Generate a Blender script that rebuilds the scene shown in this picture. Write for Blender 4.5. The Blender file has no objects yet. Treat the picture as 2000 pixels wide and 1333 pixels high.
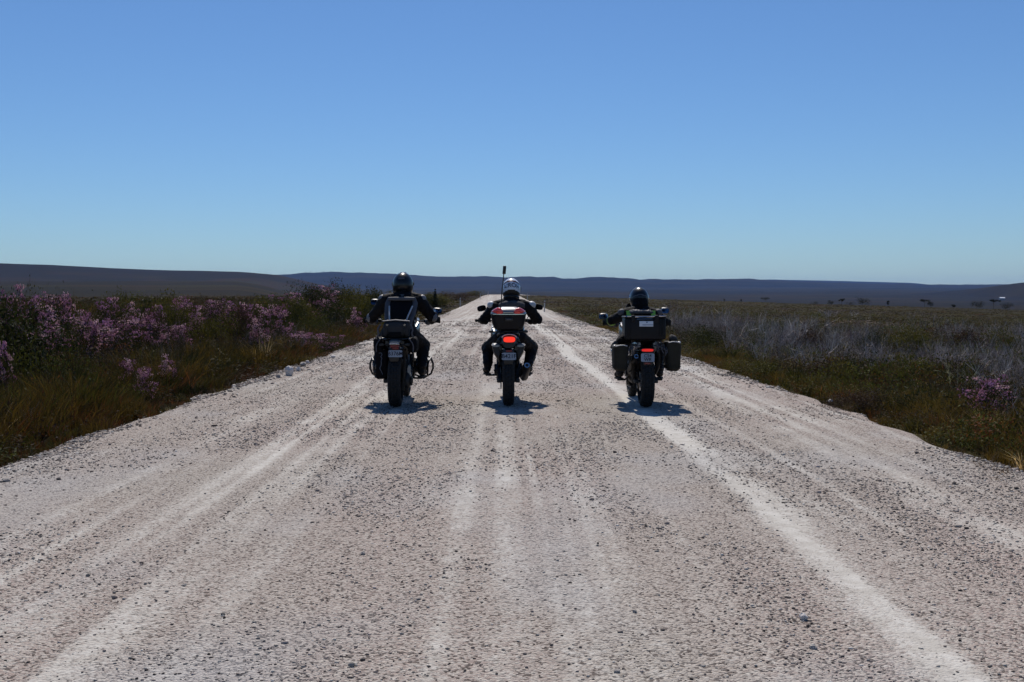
import bpy, bmesh, math, random
import numpy as np
from mathutils import Vector, Matrix, Euler
random.seed(7)
RNG = np.random.default_rng(11)
sc = bpy.context.scene
R = math.radians

# ------------------------------------------------------------------ camera
F = 2222.0                      # focal length in photo pixels (40 mm on 36 mm)
CZ = 1.44                       # camera height
cam = bpy.data.cameras.new("camera"); camo = bpy.data.objects.new("camera", cam)
sc.collection.objects.link(camo); sc.camera = camo
cam.lens = F / 2000 * 36; cam.sensor_width = 36; cam.sensor_fit = 'HORIZONTAL'
cam.shift_x = 0.011; cam.shift_y = -0.04575
cam.clip_start = 0.1; cam.clip_end = 60000
camo.location = (0, 0, CZ); camo.rotation_euler = (R(90), 0, 0)

# ------------------------------------------------------------------ sky and sun
SUN_EL, SUN_AZ = 53.0, -4.0     # degrees; azimuth measured from +Y towards +X
w = bpy.data.worlds.new("World"); sc.world = w; w.use_nodes = True
nt = w.node_tree; nt.nodes.clear()
sky = nt.nodes.new('ShaderNodeTexSky'); sky.sky_type = 'NISHITA'; sky.sun_disc = False
sky.sun_elevation = R(SUN_EL); sky.sun_rotation = R(SUN_AZ)
sky.altitude = 0; sky.air_density = 1.0; sky.dust_density = 0.12; sky.ozone_density = 3.0
bg = nt.nodes.new('ShaderNodeBackground'); bg.inputs['Strength'].default_value = 0.075
wo = nt.nodes.new('ShaderNodeOutputWorld')
tn = nt.nodes.new('ShaderNodeMix'); tn.data_type = 'RGBA'; tn.blend_type = 'MULTIPLY'; tn.inputs[0].default_value = 1
tn.inputs[7].default_value = (.61, .84, 1.13, 1)
nt.links.new(sky.outputs[0], tn.inputs[6]); nt.links.new(tn.outputs[2], bg.inputs[0]); nt.links.new(bg.outputs[0], wo.inputs[0])
sun = bpy.data.lights.new("sun", 'SUN'); suno = bpy.data.objects.new("sun", sun)
sc.collection.objects.link(suno)
sun.energy = 4.5; sun.angle = R(0.53); sun.color = (1.0, 0.93, 0.85)
sd = Vector((math.sin(R(SUN_AZ))*math.cos(R(SUN_EL)), math.cos(R(SUN_AZ))*math.cos(R(SUN_EL)), math.sin(R(SUN_EL))))
suno.rotation_euler = sd.to_track_quat('Z', 'Y').to_euler()
sc.view_settings.view_transform = 'Standard'; sc.view_settings.look = 'None'
sc.view_settings.gamma = 1.0; sc.view_settings.exposure = 0.0
sc.render.resolution_x = 1024; sc.render.resolution_y = 682
sc.cycles.max_bounces = 6; sc.cycles.volume_bounces = 0
sc.cycles.diffuse_bounces = 3; sc.cycles.transparent_max_bounces = 6

# ------------------------------------------------------------------ helpers
def tag(o, label=None, cat=None, group=None, kind=None):
    if label: o['label'] = label
    if cat: o['category'] = cat
    if group: o['group'] = group
    if kind: o['kind'] = kind
    return o

def link(o, parent=None):
    sc.collection.objects.link(o)
    if parent: o.parent = parent
    return o

def empty(name, loc, rz=0):
    o = bpy.data.objects.new(name, None); o.empty_display_size = 0.2
    link(o); o.location = loc; o.rotation_euler = (0, 0, rz)
    return o

def copy_tree(o, parent=None):
    c = o.copy(); sc.collection.objects.link(c)
    if parent: c.parent = parent
    for ch in [x for x in sc.collection.objects if x.parent == o]:
        copy_tree(ch, c)
    return c

_lat = {}
def vnoise(x, y, seed=0):
    """2-D value noise, -1..1"""
    if seed not in _lat: _lat[seed] = np.random.default_rng(1000+seed).random((256, 256))*2-1
    L = _lat[seed]
    xi = np.floor(x).astype(int); yi = np.floor(y).astype(int)
    fx = x-xi; fy = y-yi
    fx = fx*fx*(3-2*fx); fy = fy*fy*(3-2*fy)
    x0 = xi & 255; x1 = (xi+1) & 255; y0 = yi & 255; y1 = (yi+1) & 255
    return (L[x0, y0]*(1-fx)*(1-fy)+L[x1, y0]*fx*(1-fy)+L[x0, y1]*(1-fx)*fy+L[x1, y1]*fx*fy)
def fbm(x, y, seed=0, oc=4):
    s = 0; a = 1; t = 0
    for k in range(oc):
        s = s + a*vnoise(x*2**k+k*17.3, y*2**k+k*9.1, seed+k); t += a; a *= .55
    return s/t
def sstep(a, b, x):
    t = np.clip((x-a)/(b-a), 0, 1); return t*t*(3-2*t)

def mat(name, col, rough=0.7, metal=0.0, var=0.15, vscale=8, bump=0.0, bscale=60, coat=0.0, emit=None, estr=0, spec=0.5):
    m = bpy.data.materials.new(name); m.use_nodes = True
    n = m.node_tree.nodes; l = m.node_tree.links; p = n['Principled BSDF']
    p.inputs['Roughness'].default_value = rough; p.inputs['Metallic'].default_value = metal
    p.inputs['Coat Weight'].default_value = coat; p.inputs['Specular IOR Level'].default_value = spec
    tc = n.new('ShaderNodeTexCoord')
    no = n.new('ShaderNodeTexNoise'); no.inputs['Scale'].default_value = vscale; no.inputs['Detail'].default_value = 4
    l.new(tc.outputs['Object'], no.inputs['Vector'])
    mx = n.new('ShaderNodeMix'); mx.data_type = 'RGBA'
    mx.inputs[6].default_value = (*[max(0, c*(1-var)) for c in col], 1)
    mx.inputs[7].default_value = (*[min(1, c*(1+var)) for c in col], 1)
    l.new(no.outputs['Fac'], mx.inputs[0]); l.new(mx.outputs[2], p.inputs['Base Color'])
    if bump:
        nb = n.new('ShaderNodeTexNoise'); nb.inputs['Scale'].default_value = bscale; nb.inputs['Detail'].default_value = 3
        l.new(tc.outputs['Object'], nb.inputs['Vector'])
        b = n.new('ShaderNodeBump'); b.inputs['Strength'].default_value = bump; b.inputs['Distance'].default_value = 0.01
        l.new(nb.outputs['Fac'], b.inputs['Height']); l.new(b.outputs[0], p.inputs['Normal'])
    if emit:
        p.inputs['Emission Color'].default_value = (*emit, 1); p.inputs['Emission Strength'].default_value = estr
    return m

def vegmat(name, rough=0.75, trans=0.0):
    """takes its colour from the per-plant 'tint' attribute"""
    m = bpy.data.materials.new(name); m.use_nodes = True
    n = m.node_tree.nodes; l = m.node_tree.links; p = n['Principled BSDF']
    a = n.new('ShaderNodeAttribute'); a.attribute_name = 'tint'
    g = n.new('ShaderNodeNewGeometry')
    mp = n.new('ShaderNodeMapRange'); mp.inputs['To Min'].default_value = 0.6; mp.inputs['To Max'].default_value = 1.4
    l.new(g.outputs['Random Per Island'], mp.inputs['Value'])
    mx = n.new('ShaderNodeVectorMath'); mx.operation = 'SCALE'
    l.new(a.outputs['Color'], mx.inputs[0]); l.new(mp.outputs[0], mx.inputs['Scale'])
    l.new(mx.outputs[0], p.inputs['Base Color'])
    p.inputs['Roughness'].default_value = rough; p.inputs['Specular IOR Level'].default_value = 0.15
    if trans:
        t = n.new('ShaderNodeBsdfTranslucent'); ts = n.new('ShaderNodeVectorMath'); ts.operation = 'MULTIPLY'; ts.inputs[1].default_value = (1.25, 1.15, .8)
        l.new(mx.outputs[0], ts.inputs[0]); l.new(ts.outputs[0], t.inputs[0])
        ms = n.new('ShaderNodeMixShader'); ms.inputs[0].default_value = trans
        l.new(p.outputs[0], ms.inputs[1]); l.new(t.outputs[0], ms.inputs[2]); l.new(ms.outputs[0], n['Material Output'].inputs['Surface'])
    return m

def raw_mesh(name, V, Q=None, T=None, tint=None, smooth=False):
    """numpy arrays -> mesh; Q quads, T tris"""
    me = bpy.data.meshes.new(name)
    nq = 0 if Q is None else len(Q); ntr = 0 if T is None else len(T)
    me.vertices.add(len(V)); me.vertices.foreach_set('co', np.asarray(V, np.float32).ravel())
    lo = []
    if nq: lo.append(np.asarray(Q, np.int32).ravel())
    if ntr: lo.append(np.asarray(T, np.int32).ravel())
    lo = np.concatenate(lo)
    me.loops.add(len(lo)); me.loops.foreach_set('vertex_index', lo)
    me.polygons.add(nq+ntr)
    st = np.concatenate([np.arange(nq)*4, nq*4+np.arange(ntr)*3]).astype(np.int32)
    me.polygons.foreach_set('loop_start', st)
    if smooth: me.polygons.foreach_set('use_smooth', np.ones(nq+ntr, bool))
    me.update(calc_edges=True)
    if tint is not None:
        at = me.color_attributes.new('tint', 'FLOAT_COLOR', 'POINT')
        c = np.ones((len(V), 4), np.float32); c[:, :3] = tint
        at.data.foreach_set('color', c.ravel())
    return me

def scatter(protos, which, pos, ang, scl, tint, tilt=None):
    """copies of small prototype meshes gathered in one vertex soup. protos: list of (V,Q,T)"""
    Vs, Qs, Ts, Cs = [], [], [], []; off = 0
    for k, (V, Q, T) in enumerate(protos):
        idx = np.where(which == k)[0]
        if len(idx) == 0: continue
        n = len(idx); nv = len(V)
        c = np.cos(ang[idx])[:, None]; s = np.sin(ang[idx])[:, None]
        sc_ = scl[idx]
        if sc_.ndim == 1: sc_ = np.stack([sc_, sc_, sc_], 1)
        vx = V[None, :, 0]*sc_[:, 0:1]; vy = V[None, :, 1]*sc_[:, 1:2]; vz = V[None, :, 2]*sc_[:, 2:3]
        X = vx*c-vy*s; Y = vx*s+vy*c; Z = vz
        if tilt is not None:
            X = X+Z*tilt[idx, 0:1]; Y = Y+Z*tilt[idx, 1:2]
        P = np.stack([X+pos[idx, 0:1], Y+pos[idx, 1:2], Z+pos[idx, 2:3]], 2).reshape(-1, 3)
        o = off+(np.arange(n)*nv)[:, None, None]
        if Q is not None and len(Q): Qs.append((Q[None]+o).reshape(-1, 4))
        if T is not None and len(T): Ts.append((T[None]+o).reshape(-1, 3))
        Cs.append(np.repeat(tint[idx], nv, 0)); Vs.append(P); off += n*nv
    return (np.concatenate(Vs), np.concatenate(Qs) if Qs else None, np.concatenate(Ts) if Ts else None, np.concatenate(Cs))

# ---- small-shape builder on bmesh
class MB:
    def __init__(s): s.bm = bmesh.new(); s.mi = 0
    def _f(s, vs):
        try:
            f = s.bm.faces.new(vs); f.material_index = s.mi; return f
        except ValueError: return None
    def loft(s, secs, cap=True, closed=False):
        rows = [[s.bm.verts.new(p) for p in sec] for sec in secs]
        n = len(rows[0]); m = len(rows)
        for i in range(m if closed else m-1):
            a = rows[i]; b = rows[(i+1) % m]
            for j in range(n): s._f([a[j], a[(j+1) % n], b[(j+1) % n], b[j]])
        if cap and not closed:
            s._f(rows[0][::-1]); s._f(rows[-1])
        return s
    def slab(s, secs, axis='y', n=20, cap=True):
        """secs: (x,y,z, halfwidth, halfheight[, exponent]) stacked along an axis"""
        L = []
        for q in secs:
            e = q[5] if len(q) > 5 else 2.0
            pts = []
            for k in range(n):
                a = 2*math.pi*k/n+math.pi/n; c = math.cos(a); si = math.sin(a)
                u = math.copysign(abs(c)**(2/e), c)*q[3]; v = math.copysign(abs(si)**(2/e), si)*q[4]
                c3 = Vector(q[:3])
                pts.append(c3+{'y': Vector((u, 0, v)), 'z': Vector((u, v, 0)), 'x': Vector((0, u, v))}[axis])
            L.append(pts)
        return s.loft(L, cap)
    def tube(s, pts, r, n=10, closed=False, cap=True, smooth=0):
        P = [Vector(p) for p in pts]
        for _ in range(smooth):
            Q = [] if closed else [P[0]]
            m = len(P)
            for i in range(m if closed else m-1):
                a, b = P[i], P[(i+1) % m]; Q += [a.lerp(b, .25), a.lerp(b, .75)]
            if not closed: Q.append(P[-1])
            P = Q
        m = len(P); rs = r if isinstance(r, (list, tuple)) else [r]*m
        if len(rs) != m: rs = [rs[0]+(rs[-1]-rs[0])*i/(m-1) for i in range(m)]
        secs = []; up = None
        for i in range(m):
            a = P[(i-1) % m] if (closed or i > 0) else P[i]; b = P[(i+1) % m] if (closed or i < m-1) else P[i]
            t = (b-a).normalized()
            if up is None:
                up = Vector((0, 0, 1)) if abs(t.z) < .9 else Vector((0, 1, 0))
            side = t.cross(up)
            if side.length < 1e-4: side = t.cross(Vector((1, 0, 0)))
            side.normalize(); up = side.cross(t).normalized()
            secs.append([P[i]+(side*math.cos(2*math.pi*k/n)+up*math.sin(2*math.pi*k/n))*rs[i] for k in range(n)])
        return s.loft(secs, cap, closed)
    def cyl(s, a, b, r0, r1=None, n=20): return s.tube([a, b], [r0, r0 if r1 is None else r1], n)
    def box(s, c, size, bev=0.0, rot=(0, 0, 0), taper=1.0, seg=2):
        M = Matrix.Translation(Vector(c)) @ Euler(rot).to_matrix().to_4x4()
        g = bmesh.ops.create_cube(s.bm, size=1.0)
        vs = g['verts']
        for v in vs:
            k = taper if v.co.z < 0 else 1.0
            v.co = Vector((v.co.x*size[0]*k, v.co.y*size[1]*k, v.co.z*size[2]))
        fs = set(f for v in vs for f in v.link_faces)
        for f in fs: f.material_index = s.mi
        if bev > 0:
            es = list(set(e for v in vs for e in v.link_edges))
            r = bmesh.ops.bevel(s.bm, geom=es, offset=bev, segments=seg, profile=.5, affect='EDGES', clamp_overlap=True)
            allv = set(r['verts']) | set(v for v in vs if v.is_valid)
            for f in r['faces']: f.material_index = s.mi
            vs = [v for v in allv if v.is_valid]
        for v in vs: v.co = M @ v.co
        return s
    def ell(s, c, r, rot=(0, 0, 0), u=20, v=12):
        M = Matrix.Translation(Vector(c)) @ Euler(rot).to_matrix().to_4x4() @ Matrix.Diagonal((r[0], r[1], r[2], 1))
        g = bmesh.ops.create_uvsphere(s.bm, u_segments=u, v_segments=v, radius=1.0, matrix=M)
        for vv in g['verts']:
            for f in vv.link_faces: f.material_index = s.mi
        return s
    def ring(s, c, prof, n=48, axis='x'):
        """revolve a closed profile (list of (radius, offset)) round an axis"""
        secs = []
        for i in range(n):
            a = 2*math.pi*i/n
            if axis == 'x': secs.append([Vector(c)+Vector((o, r*math.cos(a), r*math.sin(a))) for r, o in prof])
            elif axis == 'y': secs.append([Vector(c)+Vector((r*math.cos(a), o, r*math.sin(a))) for r, o in prof])
            else: secs.append([Vector(c)+Vector((r*math.cos(a), r*math.sin(a), o)) for r, o in prof])
        return s.loft(secs, False, True)
    def capsule(s, a, b, ra, rb):
        a = Vector(a); b = Vector(b); d = (b-a).normalized()
        pts = []; rs = []
        for k in range(5): th = math.pi/2*(k+.3)/5; pts.append(a-d*ra*math.cos(th)); rs.append(ra*math.sin(th))
        pts.append(a); rs.append(ra); pts.append(b); rs.append(rb)
        for k in range(4, -1, -1): th = math.pi/2*(k+.3)/5; pts.append(b+d*rb*math.cos(th)); rs.append(rb*math.sin(th))
        return s.tube(pts, rs, 14)
    def build(s, name, mats, parent=None, smooth=35, loc=None):
        bmesh.ops.recalc_face_normals(s.bm, faces=s.bm.faces)
        me = bpy.data.meshes.new(name); s.bm.to_mesh(me); s.bm.free()
        for m in (mats if isinstance(mats, (list, tuple)) else [mats]): me.materials.append(m)
        if smooth:
            me.polygons.foreach_set('use_smooth', [True]*len(me.polygons))
            me.set_sharp_from_angle(angle=R(smooth))
        o = bpy.data.objects.new(name, me); link(o, parent)
        if loc: o.location = loc
        return o

def remesh(o, voxel, smooth=4, wrinkle=0.0, wscale=(9, 9, 22), seed=3):
    """union a mesh of overlapping volumes into one continuous skin"""
    m = o.modifiers.new('r', 'REMESH'); m.mode = 'VOXEL'; m.voxel_size = voxel; m.use_smooth_shade = True
    if smooth:
        k = o.modifiers.new('s', 'SMOOTH'); k.iterations = smooth; k.factor = .5
    dg = bpy.context.evaluated_depsgraph_get(); dg.update()
    me = bpy.data.meshes.new_from_object(o.evaluated_get(dg))
    o.modifiers.clear(); old = o.data; o.data = me
    bpy.data.meshes.remove(old)
    if wrinkle:
        n = len(me.vertices); co = np.empty(n*3, np.float32); me.vertices.foreach_get('co', co); co = co.reshape(-1, 3)
        no = np.empty(n*3, np.float32); me.vertices.foreach_get('normal', no); no = no.reshape(-1, 3)
        a = fbm(co[:, 0]*wscale[0]+co[:, 1]*7+40, co[:, 2]*wscale[2]+co[:, 1]*8+40, seed, 3)
        a = 1-np.abs(a)*2.2
        co = co+no*(a*wrinkle)[:, None]
        me.vertices.foreach_set('co', co.ravel()); me.update()
    me.polygons.foreach_set('use_smooth', [True]*len(me.polygons))
    return o

def text_obj(txt, size, m, parent, name='lettering', loc=(0, 0, 0), rot=(R(90), 0, 0), depth=0.001, warp=None, bold=0.0):
    cu = bpy.data.curves.new('t', 'FONT'); cu.body = txt; cu.size = size; cu.extrude = depth
    cu.align_x = 'CENTER'; cu.align_y = 'CENTER'; cu.offset = bold
    t = bpy.data.objects.new('t', cu); sc.collection.objects.link(t)
    dg = bpy.context.evaluated_depsgraph_get(); dg.update()
    me = bpy.data.meshes.new_from_object(t.evaluated_get(dg))
    bpy.data.objects.remove(t)
    if warp:
        for v in me.vertices: v.co = warp(v.co)
    me.materials.clear(); me.materials.append(m)
    o = bpy.data.objects.new(name, me); link(o, parent); o.location = loc
    if not warp: o.rotation_euler = rot
    return o
# ------------------------------------------------------------------ land form
def road_z(y):
    return np.interp(y, [-50, 70, 95, 128, 165, 206, 260, 317, 360, 420, 520], [0, 0, .03, .17, .38, .62, 1.0, 1.28, 1.33, .9, -2])
def road_c(y):
    y = np.asarray(y, float)
    return 0.0+np.clip(y-290, 0, None)**2/1900.0
def far_z(x, y):
    t = x/np.maximum(y, 50)
    zr = np.interp(y, [400, 900, 1500, 3000, 6000, 9000, 11000, 14000], [-7, -14, -17, -13, 22, 60, 40, 0])
    zl = np.interp(y, [400, 1000, 1650, 2100, 2700, 9000], [-1, 8, 20, 6, 10, 60])
    wl = 1-sstep(-0.24, -0.12, t)
    z = zl*wl+zr*(1-wl)
    # left grey ridge about 3.5 km away
    hz = np.interp(x, [-2600, -1540, -1385, -1068, -690, -560, -420, -250], [96, 88, 84, 71, 60, 40, 14, 0])
    z = z+np.maximum(hz-8, 0)*np.exp(-((y-3500)/620)**2)
    # hill on the far right
    hr = np.interp(x, [1480, 1535, 1580, 1640, 1900], [0, 20, 34, 46, 70])
    z = z+hr*np.exp(-((y-3500)/500)**2)
    # long blue skyline about 9 km away (height given by compass bearing)
    ty = np.interp(t, [-.45, -.20, -.17, -.125, -.08, -.035, 0, .025, .047, .056, .1, .145, .2, .235, .33, .42, .47],
                   [560, 536, 532, 534, 538, 540, 541, 541, 539, 543, 543.5, 546, 545, 549, 554, 556, 556])
    top = CZ+(575-ty)*9000/F+15*fbm(x/420, y/2500, 35, 4)+9*fbm(x/120, y/2500, 36, 2)
    z = np.maximum(z, np.minimum(top, 400)*sstep(6200, 9000, y)-(1-sstep(6200, 9000, y))*60)
    z = np.where(y > 9300, top*(1-sstep(9300, 11200, y)), z)
    ty2 = np.interp(t, [.14, .19, .24, .3, .36, .4], [556, 546.5, 546, 549, 553, 560])
    z = np.where(y > 11500, (CZ+(575-ty2)*13000/F)*np.exp(-((y-13000)/700)**2), z)
    z = z+fbm(x/420, y/520, 31, 4)*np.interp(y, [400, 1500, 3200, 5000, 9000], [.6, 3.5, 4, 15, 5])
    return z
def ground_z(x, y):
    zr = road_z(y); c = road_c(y)
    dr = np.maximum(0, x-c-4.5); dl = np.maximum(0, -4.35-(x-c))
    zn = zr-0.13-0.16*sstep(0, 1.2, dr)-0.1*sstep(0, 1.0, dl)
    zn = zn-0.030*np.minimum(dr, 300)
    zn = zn+(0.75*sstep(1.5, 9, dl)*sstep(32, 62, y)*(1-sstep(110, 170, y))+0.22*sstep(2, 8, dl)*(1-sstep(30, 70, y)))*(1-sstep(22, 50, dl))-0.008*np.maximum(dl-20, 0)
    zn = zn+0.09*fbm(x/2.3, y/2.3, 5, 3)*sstep(.3, 2.5, np.maximum(dr, dl))
    w = sstep(330, 560, y)
    return zn*(1-w)+far_z(x, y)*w

# ground sheet
def build_ground():
    nu = 461
    u = np.linspace(-1, 1, nu); uu = np.sign(u)*np.abs(u)**1.7
    ys = [-30, -20, -10, -4, 0]; y = 0.0
    while y < 15000: y += max(0.35, y*0.0135); ys.append(y)
    ys = np.array(ys); nv = len(ys)
    hw = 45+0.85*np.maximum(ys, 0)
    X = uu[None]*hw[:, None]; Y = np.repeat(ys[:, None], nu, 1)
    Z = ground_z(X, Y)
    V = np.stack([X, Y, Z], 2).reshape(-1, 3)
    i = np.arange(nv-1)[:, None]*nu; j = np.arange(nu-1)[None]
    a = (i+j).ravel(); Q = np.stack([a, a+1, a+1+nu, a+nu], 1)
    me = raw_mesh('ground', V, Q, smooth=True)
    m = bpy.data.materials.new('heath_soil'); m.use_nodes = True
    n = m.node_tree.nodes; l = m.node_tree.links; p = n['Principled BSDF']
    p.inputs['Roughness'].default_value = 0.95; p.inputs['Specular IOR Level'].default_value = 0.05
    tc = n.new('ShaderNodeTexCoord')
    def noise(scale, det=5, stretch=None):
        q = n.new('ShaderNodeTexNoise'); q.inputs['Scale'].default_value = scale; q.inputs['Detail'].default_value = det
        if stretch:
            mp = n.new('ShaderNodeMapping'); mp.inputs['Scale'].default_value = stretch
            l.new(tc.outputs['Object'], mp.inputs[0]); l.new(mp.outputs[0], q.inputs['Vector'])
        else: l.new(tc.outputs['Object'], q.inputs['Vector'])
        return q
    def mix(f, a, b):
        q = n.new('ShaderNodeMix'); q.data_type = 'RGBA'
        for s_, v in ((0, f), (6, a), (7, b)):
            if isinstance(v, tuple): q.inputs[s_].default_value = (*v, 1)
            elif isinstance(v, (int, float)): q.inputs[s_].default_value = v
            else: l.new(v, q.inputs[s_])
        return q.outputs[2]
    def ramp(src, a, b):
        q = n.new('ShaderNodeMapRange'); q.interpolation_type = 'SMOOTHSTEP'
        q.inputs['From Min'].default_value = a; q.inputs['From Max'].default_value = b
        l.new(src, q.inputs['Value']); return q.outputs[0]
    n1 = noise(0.06); n2 = noise(1.2, 6); n3 = noise(0.0042, 7); n4 = noise(0.02, 7, (1, .3, 1))
    c1 = mix(ramp(n2.outputs['Fac'], .35, .65), (0.016, 0.013, 0.007), (0.028, 0.023, 0.009))
    c2 = mix(ramp(n1.outputs['Fac'], .4, .6), c1, (0.040, 0.032, 0.008))
    far1 = mix(ramp(n4.outputs['Fac'], .38, .62), (0.024, 0.013, 0.006), (0.020, 0.018, 0.006))
    far2 = mix(ramp(n3.outputs['Fac'], .42, .60), far1, (0.008, 0.008, 0.005))
    sx = n.new('ShaderNodeSeparateXYZ'); l.new(tc.outputs['Object'], sx.inputs[0])
    n5 = noise(0.0022, 6, (.35, 1.3, 1)); far3 = mix(ramp(n5.outputs['Fac'], .44, .56), far2, (0.009, 0.008, 0.006))
    far3 = mix(ramp(sx.outputs['Y'], 2200, 6500), far3, mix(ramp(n5.outputs['Fac'], .42, .58), (0.016, 0.015, 0.010), (0.004, 0.006, 0.007)))  # far land darkened with distance in its colour so the haze reads bluer
    l.new(mix(ramp(sx.outputs['Y'], 200, 500), c2, far3), p.inputs['Base Color'])
    nb = noise(.9, 8); b = n.new('ShaderNodeBump'); b.inputs['Strength'].default_value = .9; b.inputs['Distance'].default_value = .5
    l.new(nb.outputs['Fac'], b.inputs['Height']); l.new(b.outputs[0], p.inputs['Normal'])
    me.materials.append(m)
    o = bpy.data.objects.new('ground', me); link(o); tag(o, kind='structure')
build_ground()

# ------------------------------------------------------------------ road
def edge_l(y): return -4.25+0.13*vnoise(y/1.1, y*0+3.3, 7)+0.10*vnoise(y/5.0, y*0+8.3, 7)+.035*vnoise(y/.35, y*0+1.1, 8)
def edge_r(y): return 4.38+0.13*vnoise(y/1.1, y*0+13.3, 7)+0.12*vnoise(y/5.0, y*0+18.3, 7)+.035*vnoise(y/.35, y*0+5.1, 8)
def pack(x, y):
    """how compacted and pale the surface is (0 loose dark gravel .. 1 pale hard clay)"""
    xw = x+0.10*vnoise(y/9, y*0+1.0, 12)+0.05*vnoise(y/2.5, x*0.8, 13)
    def band(c, w_, s): return s*np.exp(-((xw-c)/w_)**2)
    pt = np.clip(.55+1.5*fbm(x*1.3, y*.30, 17, 3), 0, 1.15)
    v = .24+band(1.70, .15, .66)*(.45+.7*pt)+(band(-1.68, .16, .27)+band(-2.2, .14, .24)+band(-1.25, .07, .16)+band(3.08, .07, .34)+band(2.35, .05, .16)+band(.95, .05, .18)+band(-.62, .06, .16)+band(-.12, .22, .11)+band(.46, .05, .11)+band(-2.9, .3, .12))*pt
    v = v-band(1.15, .26, .24)-band(-.95, .42, .2)-band(2.5, .3, .12)-band(.2, .12, .12)-band(-3.4, .3, .1)
    v = v+.22*fbm(x*1.6, y*.22, 14, 4)+.16*fbm(x*5, y*2.1, 15, 3)
    xt = x+.06*vnoise(y/12, y*0+4, 18)
    v = v+.15*vnoise(xt*7.5+20, y*.055, 19)+.20*vnoise(xt*15+20, y*.09, 20)
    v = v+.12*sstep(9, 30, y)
    return np.clip(v, 0, 1)
def surf(x, y):
    c = road_c(y); xr = x-c
    z = road_z(y)-0.0035*xr*xr+.012
    p_ = pack(xr, y)
    xt = xr+.06*vnoise(y/12, y*0+4, 18)
    z = z+.005*vnoise(xt*7.5+20, y*.055, 19)+.003*vnoise(xt*15+20, y*.09, 20)
    z = z+.006*fbm(xr*3.1, y*1.6, 21, 4)+.010*fbm(xr*.9, y*.4, 22, 2)-.012*sstep(.5, 1, p_)
    z = z+.05*np.exp(-((xr+3.95)/.25)**2)*(.6+.8*vnoise(y/.9, xr*2, 24))+.05*np.exp(-((xr-4.05)/.25)**2)*(.6+.8*vnoise(y/.9, xr*2, 25))
    return z
def build_road():
    ys = []; y = 1.5
    while y < 470: ys.append(y); y += max(.045, y*.0085)
    ys = np.array(ys); nv = len(ys); nu = 281
    s = np.linspace(0, 1, nu-2)
    el, er = edge_l(ys), edge_r(ys)
    X0 = el[:, None]+(er-el)[:, None]*s[None]
    Y = np.repeat(ys[:, None], nu, 1)
    X0 = np.concatenate([X0[:, :1]-.18, X0, X0[:, -1:]+.18], 1)
    X = X0+road_c(ys)[:, None]
    Z = surf(X, Y); Z[:, 0] -= .28; Z[:, -1] -= .28
    V = np.stack([X, Y, Z], 2).reshape(-1, 3)
    i = np.arange(nv-1)[:, None]*nu; j = np.arange(nu-1)[None]; a = (i+j).ravel()
    Q = np.stack([a, a+1, a+1+nu, a+nu], 1)
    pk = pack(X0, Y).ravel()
    pink = np.clip(.5+1.1*fbm(X0*.6, Y*.22, 41, 3), 0, 1).ravel()
    blue = np.clip(1.6*fbm(X0*.9+30, Y*.5, 44, 3)-.1, 0, 1).ravel()
    me = raw_mesh('gravel_road', V, Q, tint=np.stack([pk, pink, blue], 1), smooth=True)
    m = bpy.data.materials.new('road_gravel'); m.use_nodes = True
    n = m.node_tree.nodes; l = m.node_tree.links; p = n['Principled BSDF']
    p.inputs['Roughness'].default_value = .92; p.inputs['Specular IOR Level'].default_value = .12
    at = n.new('ShaderNodeAttribute'); at.attribute_name = 'tint'
    sp = n.new('ShaderNodeSeparateColor'); l.new(at.outputs['Color'], sp.inputs[0])
    tc = n.new('ShaderNodeTexCoord')
    def noise(kind, scale, **k):
        q = n.new(kind); q.inputs['Scale'].default_value = scale; l.new(tc.outputs['Object'], q.inputs['Vector'])
        if 'det' in k: q.inputs['Detail'].default_value = k['det']
        return q
    def mix(f, a, b, bt='MIX'):
        q = n.new('ShaderNodeMix'); q.data_type = 'RGBA'; q.blend_type = bt
        for s_, v in ((0, f), (6, a), (7, b)):
            if isinstance(v, tuple): q.inputs[s_].default_value = (*v, 1)
            elif isinstance(v, (int, float)): q.inputs[s_].default_value = v
            else: l.new(v, q.inputs[s_])
        return q.outputs[2]
    def math_(op, a, b=None, c=None):
        q = n.new('ShaderNodeMath'); q.operation = op
        for k, v in enumerate((a, b, c)):
            if v is None: continue
            if isinstance(v, (int, float)): q.inputs[k].default_value = v
            else: l.new(v, q.inputs[k])
        return q.outputs[0]
    def ramp(src, a, b, c=0, d=1):
        q = n.new('ShaderNodeMapRange'); q.interpolation_type = 'SMOOTHSTEP'
        for nm, v in (('From Min', a), ('From Max', b), ('To Min', c), ('To Max', d)): q.inputs[nm].default_value = v
        l.new(src, q.inputs['Value']); return q.outputs[0]
    v1 = noise('ShaderNodeTexVoronoi', 75); v2 = noise('ShaderNodeTexVoronoi', 160)
    n1 = noise('ShaderNodeTexNoise', 38, det=6); n2 = noise('ShaderNodeTexNoise', 7, det=5)
    sepv = n.new('ShaderNodeSeparateColor'); l.new(v1.outputs['Color'], sepv.inputs[0])
    loose = mix(sp.outputs[1], (0.315, 0.282, 0.242), (0.342, 0.262, 0.230))
    grain = mix(ramp(sepv.outputs[0], 0, 1), loose, (0.455, 0.41, 0.36))
    dark = mix(ramp(sepv.outputs[1], .74, .82), grain, (0.12, 0.098, 0.085))
    fine = mix(ramp(n2.outputs['Fac'], .35, .65), (0.44, 0.417, 0.372), (0.53, 0.51, 0.465))
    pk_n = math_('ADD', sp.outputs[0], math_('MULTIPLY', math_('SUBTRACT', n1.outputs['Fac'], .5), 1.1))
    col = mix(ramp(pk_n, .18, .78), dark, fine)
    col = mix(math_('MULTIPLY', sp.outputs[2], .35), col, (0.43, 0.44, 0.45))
    l.new(col, p.inputs['Base Color'])
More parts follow.
